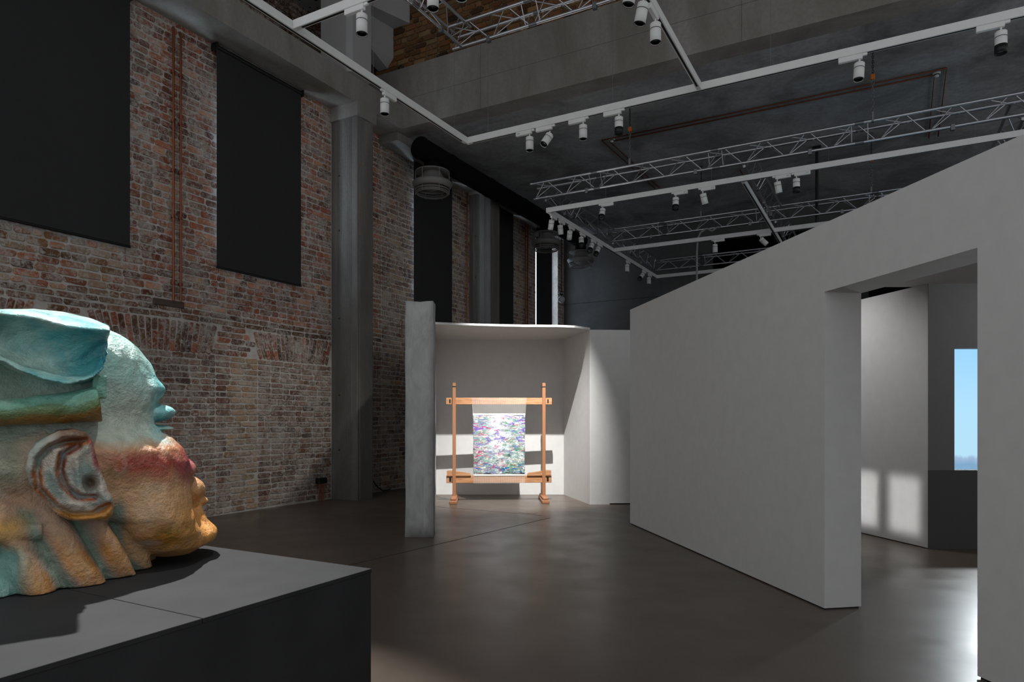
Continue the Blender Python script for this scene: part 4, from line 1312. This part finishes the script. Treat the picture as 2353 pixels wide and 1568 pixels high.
def ear_f(a, b, z):
    A2, Z2 = a[:, 0, :], z[:, 0, :]
    sd = poly_sd(A2, Z2, EAR)
    g1, r1, g2, r2, ho = ear_parts(A2, Z2)
    helix = np.exp(-((sd + .026) / .022) ** 2)
    hgt = .075 + .022 * helix - .034 * g1 + .024 * r1 - .028 * g2 + .014 * r2 - .075 * ho
    hgt += .05 * np.clip((.12 - A2) / .18, 0, 1)
    near = (-.455 - hgt)[:, None, :] + 0 * b
    F = near - b
    F = smax(F, (sd[:, None, :] + 0 * b), .028)
    F = np.maximum(F, b + .34)
    return F * .8 + .0025 * wav(a, b, z, 2.3)
def ear_c(a, b, z):
    n1 = vnoise(a, b, z, 9, 8); n2 = vnoise(a, b, z, 24, 6)
    sd = poly_sd(a, z, EAR)
    g1, r1, g2, r2, ho = ear_parts(a, z)
    C = np.tile(LC(206, 198, 184), (len(a), 1))
    def over(m, col):
        m = np.clip(m, 0, 1)[:, None]; C[:] = C * (1 - m) + col * m
    over(np.clip(.5 + 1.6 * n1, 0, 1) * .75, LC(132, 164, 160))
    over(np.exp(-((sd + .03) / .02) ** 2) * .8 * np.clip((z - .40) / .1, 0, 1) * np.clip((.08 - a) / .08, 0, 1), LC(150, 180, 172))
    over(g2 * .75, LC(118, 156, 168)); over(g1 * .7, LC(140, 172, 166))
    edge = seg_d(a, z, GROOVE1)
    over(np.exp(-((edge - .012) / .012) ** 2) * np.clip(.85 + n1 * 1.5, 0, 1), LC(172, 96, 38))
    over(np.exp(-((seg_d(a, z, GROOVE2) - .012) / .011) ** 2) * np.clip(.8 + n2 * 1.5, 0, 1), LC(150, 78, 38))
    over(np.clip((.40 - z) / .05, 0, 1) * np.exp(-((sd + .02) / .025) ** 2), LC(202, 138, 52))
    over(np.clip((z - .66) / .05, 0, 1) * np.clip((a - .03) / .05, 0, 1) * .8 * (sd > -.055), LC(120, 72, 34))
    over(np.clip((a - .175) / .03, 0, 1) * np.clip((z - .53) / .05, 0, 1) * np.exp(-((sd + .01) / .02) ** 2), LC(158, 64, 70))
    over(ho * .8, LC(140, 96, 70))
    return np.concatenate([np.clip(C * (1 + .14 * n2)[:, None], 0, 1), (.42 + .1 * n2)[:, None]], 1)

def m_glaze():
    m = new_mat('glazed pitted ceramic'); g = G(m)
    a = g.N.new('ShaderNodeAttribute'); a.attribute_name = 'glaze'
    tc = g.N.new('ShaderNodeTexCoord').outputs['Object']
    n = g.noise(tc, 22, 8, .68, .5)
    c = g.mix(g.gray(n, .3, .75, 0, .55), a.outputs['Color'], g.mix(1.0, a.outputs['Color'], (.66, .61, .56, 1), 'MULTIPLY'))
    n2 = g.noise(tc, 7, 7, .65, .9)
    c = g.mix(g.gray(n2, .52, .8, 0, .4), c, rgb(226, 216, 198))
    g.color(c)
    g.rough(a.outputs['Alpha'])
    g.b.inputs['Specular IOR Level'].default_value = .55
    h = g.math('ADD', g.noise(tc, 60, 5, .6), g.math('MULTIPLY', g.noise(tc, 16, 6, .6), 1.2))
    g.bump(h, .75, .016)
    return m
M['glaze'] = m_glaze()
HA = math.atan2(-2.43, 3.5)
hc = cw(-2.43, 3.5, PZ)
head = empty('ceramic_head', hc, R(YAW) - HA, 'huge glazed ceramic head in profile with turquoise headdress on the plinth', 'sculpture')
VX = .0085
sdf_mesh('face_and_neck', head_f, (-.72, -.66, -.02), (.92, .62, 1.36), VX, head_c, M['glaze'], head)
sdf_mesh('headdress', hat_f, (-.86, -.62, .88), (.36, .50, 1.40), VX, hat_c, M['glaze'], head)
sdf_mesh('rolled_band', roll_f, (-.80, -.60, .70), (.34, -.30, 1.04), .006, roll_c, M['glaze'], head)
sdf_mesh('ear', ear_f, (-.10, -.64, .26), (.34, -.32, .80), .0045, ear_c, M['glaze'], head)

# ================================================================== LOOM
LR = R(YAW) + R(2.5)
lc = cw(-.23, 12.12)
loom = empty('tapestry_loom', lc, LR, 'upright pine tapestry loom holding a bright flowered weaving', 'loom')
def part(name, mb, mat=M['wood'], parent=loom): return mb.build(name, mat, parent)
PXL, PXR = -.80, .80
for sx in (PXL, PXR):
    p = part('post', MB().bbox(sx - .03, -.035, .05, sx + .03, .035, 2.11, .004), M['wood_dark'])
    MB().bbox(sx - .033, -.038, 2.03, sx + .033, .038, 2.05, .003).build('mark_band', M['black'], p)
    part('foot', MB().bbox(sx - .065, -.42, 0, sx + .065, .42, .055, .008).bbox(sx - .05, -.36, .055, sx + .05, .36, .10, .01), M['wood_dark'])
up = part('upper_beam', MB().bbox(-.945, -.005, 1.725, .945, .075, 1.845, .005))
low = part('lower_beam', MB().bbox(-.94, -.005, .325, .94, .075, .455, .005))
for sx in (-1, 1):
    x = sx * .62; x2 = sx * .97
    part('wedge', MB().add([(sx * .50, -.03, .455), (sx * .93, -.03, .455), (sx * .93, -.03, .545), (sx * .86, -.03, .55), (sx * .52, -.03, .50),
                            (sx * .50, .05, .455), (sx * .93, .05, .455), (sx * .93, .05, .545), (sx * .86, .05, .55), (sx * .52, .05, .50)],
                           [(0, 1, 2, 3, 4), (9, 8, 7, 6, 5), (0, 5, 6, 1), (1, 6, 7, 2), (2, 7, 8, 3), (3, 8, 9, 4), (4, 9, 5, 0)]))
    part('mark', MB().box(sx * .87 - .018, -.0075, .35, sx * .87 + .018, -.005, .43), M['black'])
    part('mark', MB().box(sx * .875 - .012, -.0075, 1.75, sx * .875 + .012, -.005, 1.82), M['black'])
# weaving: gently waving cloth, narrower than the warp at the top
n, mrow = 28, 34
vs, fs = [], []
Z0, Z1 = .475, 1.545
for j in range(mrow + 1):
    t = j / mrow
    hw = .455 + .012 * t + .004 * math.sin(t * 19)
    for i in range(n + 1):
        u = -1 + 2 * i / n
        vs.append((u * hw, -.012 + .004 * math.sin(u * 5 + t * 4), Z0 + (Z1 - Z0) * t + .004 * math.sin(u * 9)))
for j in range(mrow):
    for i in range(n):
        k = j * (n + 1) + i
        fs.append((k, k + 1, k + n + 2, k + n + 1))
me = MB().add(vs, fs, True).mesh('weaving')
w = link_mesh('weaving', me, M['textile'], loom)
sol = w.modifiers.new('thickness', 'SOLIDIFY'); sol.thickness = .006
w['label'] = 'woven flower and water tapestry in white, green and violet'
part('selvedge', MB().box(-.468, -.016, 1.535, .468, -.008, 1.565).box(-.455, -.016, .455, .455, -.008, .482), M['thread'])
mb = MB()
for k in range(96):
    u = -1 + 2 * k / 95
    mb.cyl((u * .468, -.012, 1.555), (u * .483, -.010, 1.848), .0016, n=4, caps=False)
    mb.cyl((u * .455, -.010, .318), (u * .455, -.012, .48), .0016, n=4, caps=False)
tag(part('warp_threads', mb, M['thread']), kind='stuff')
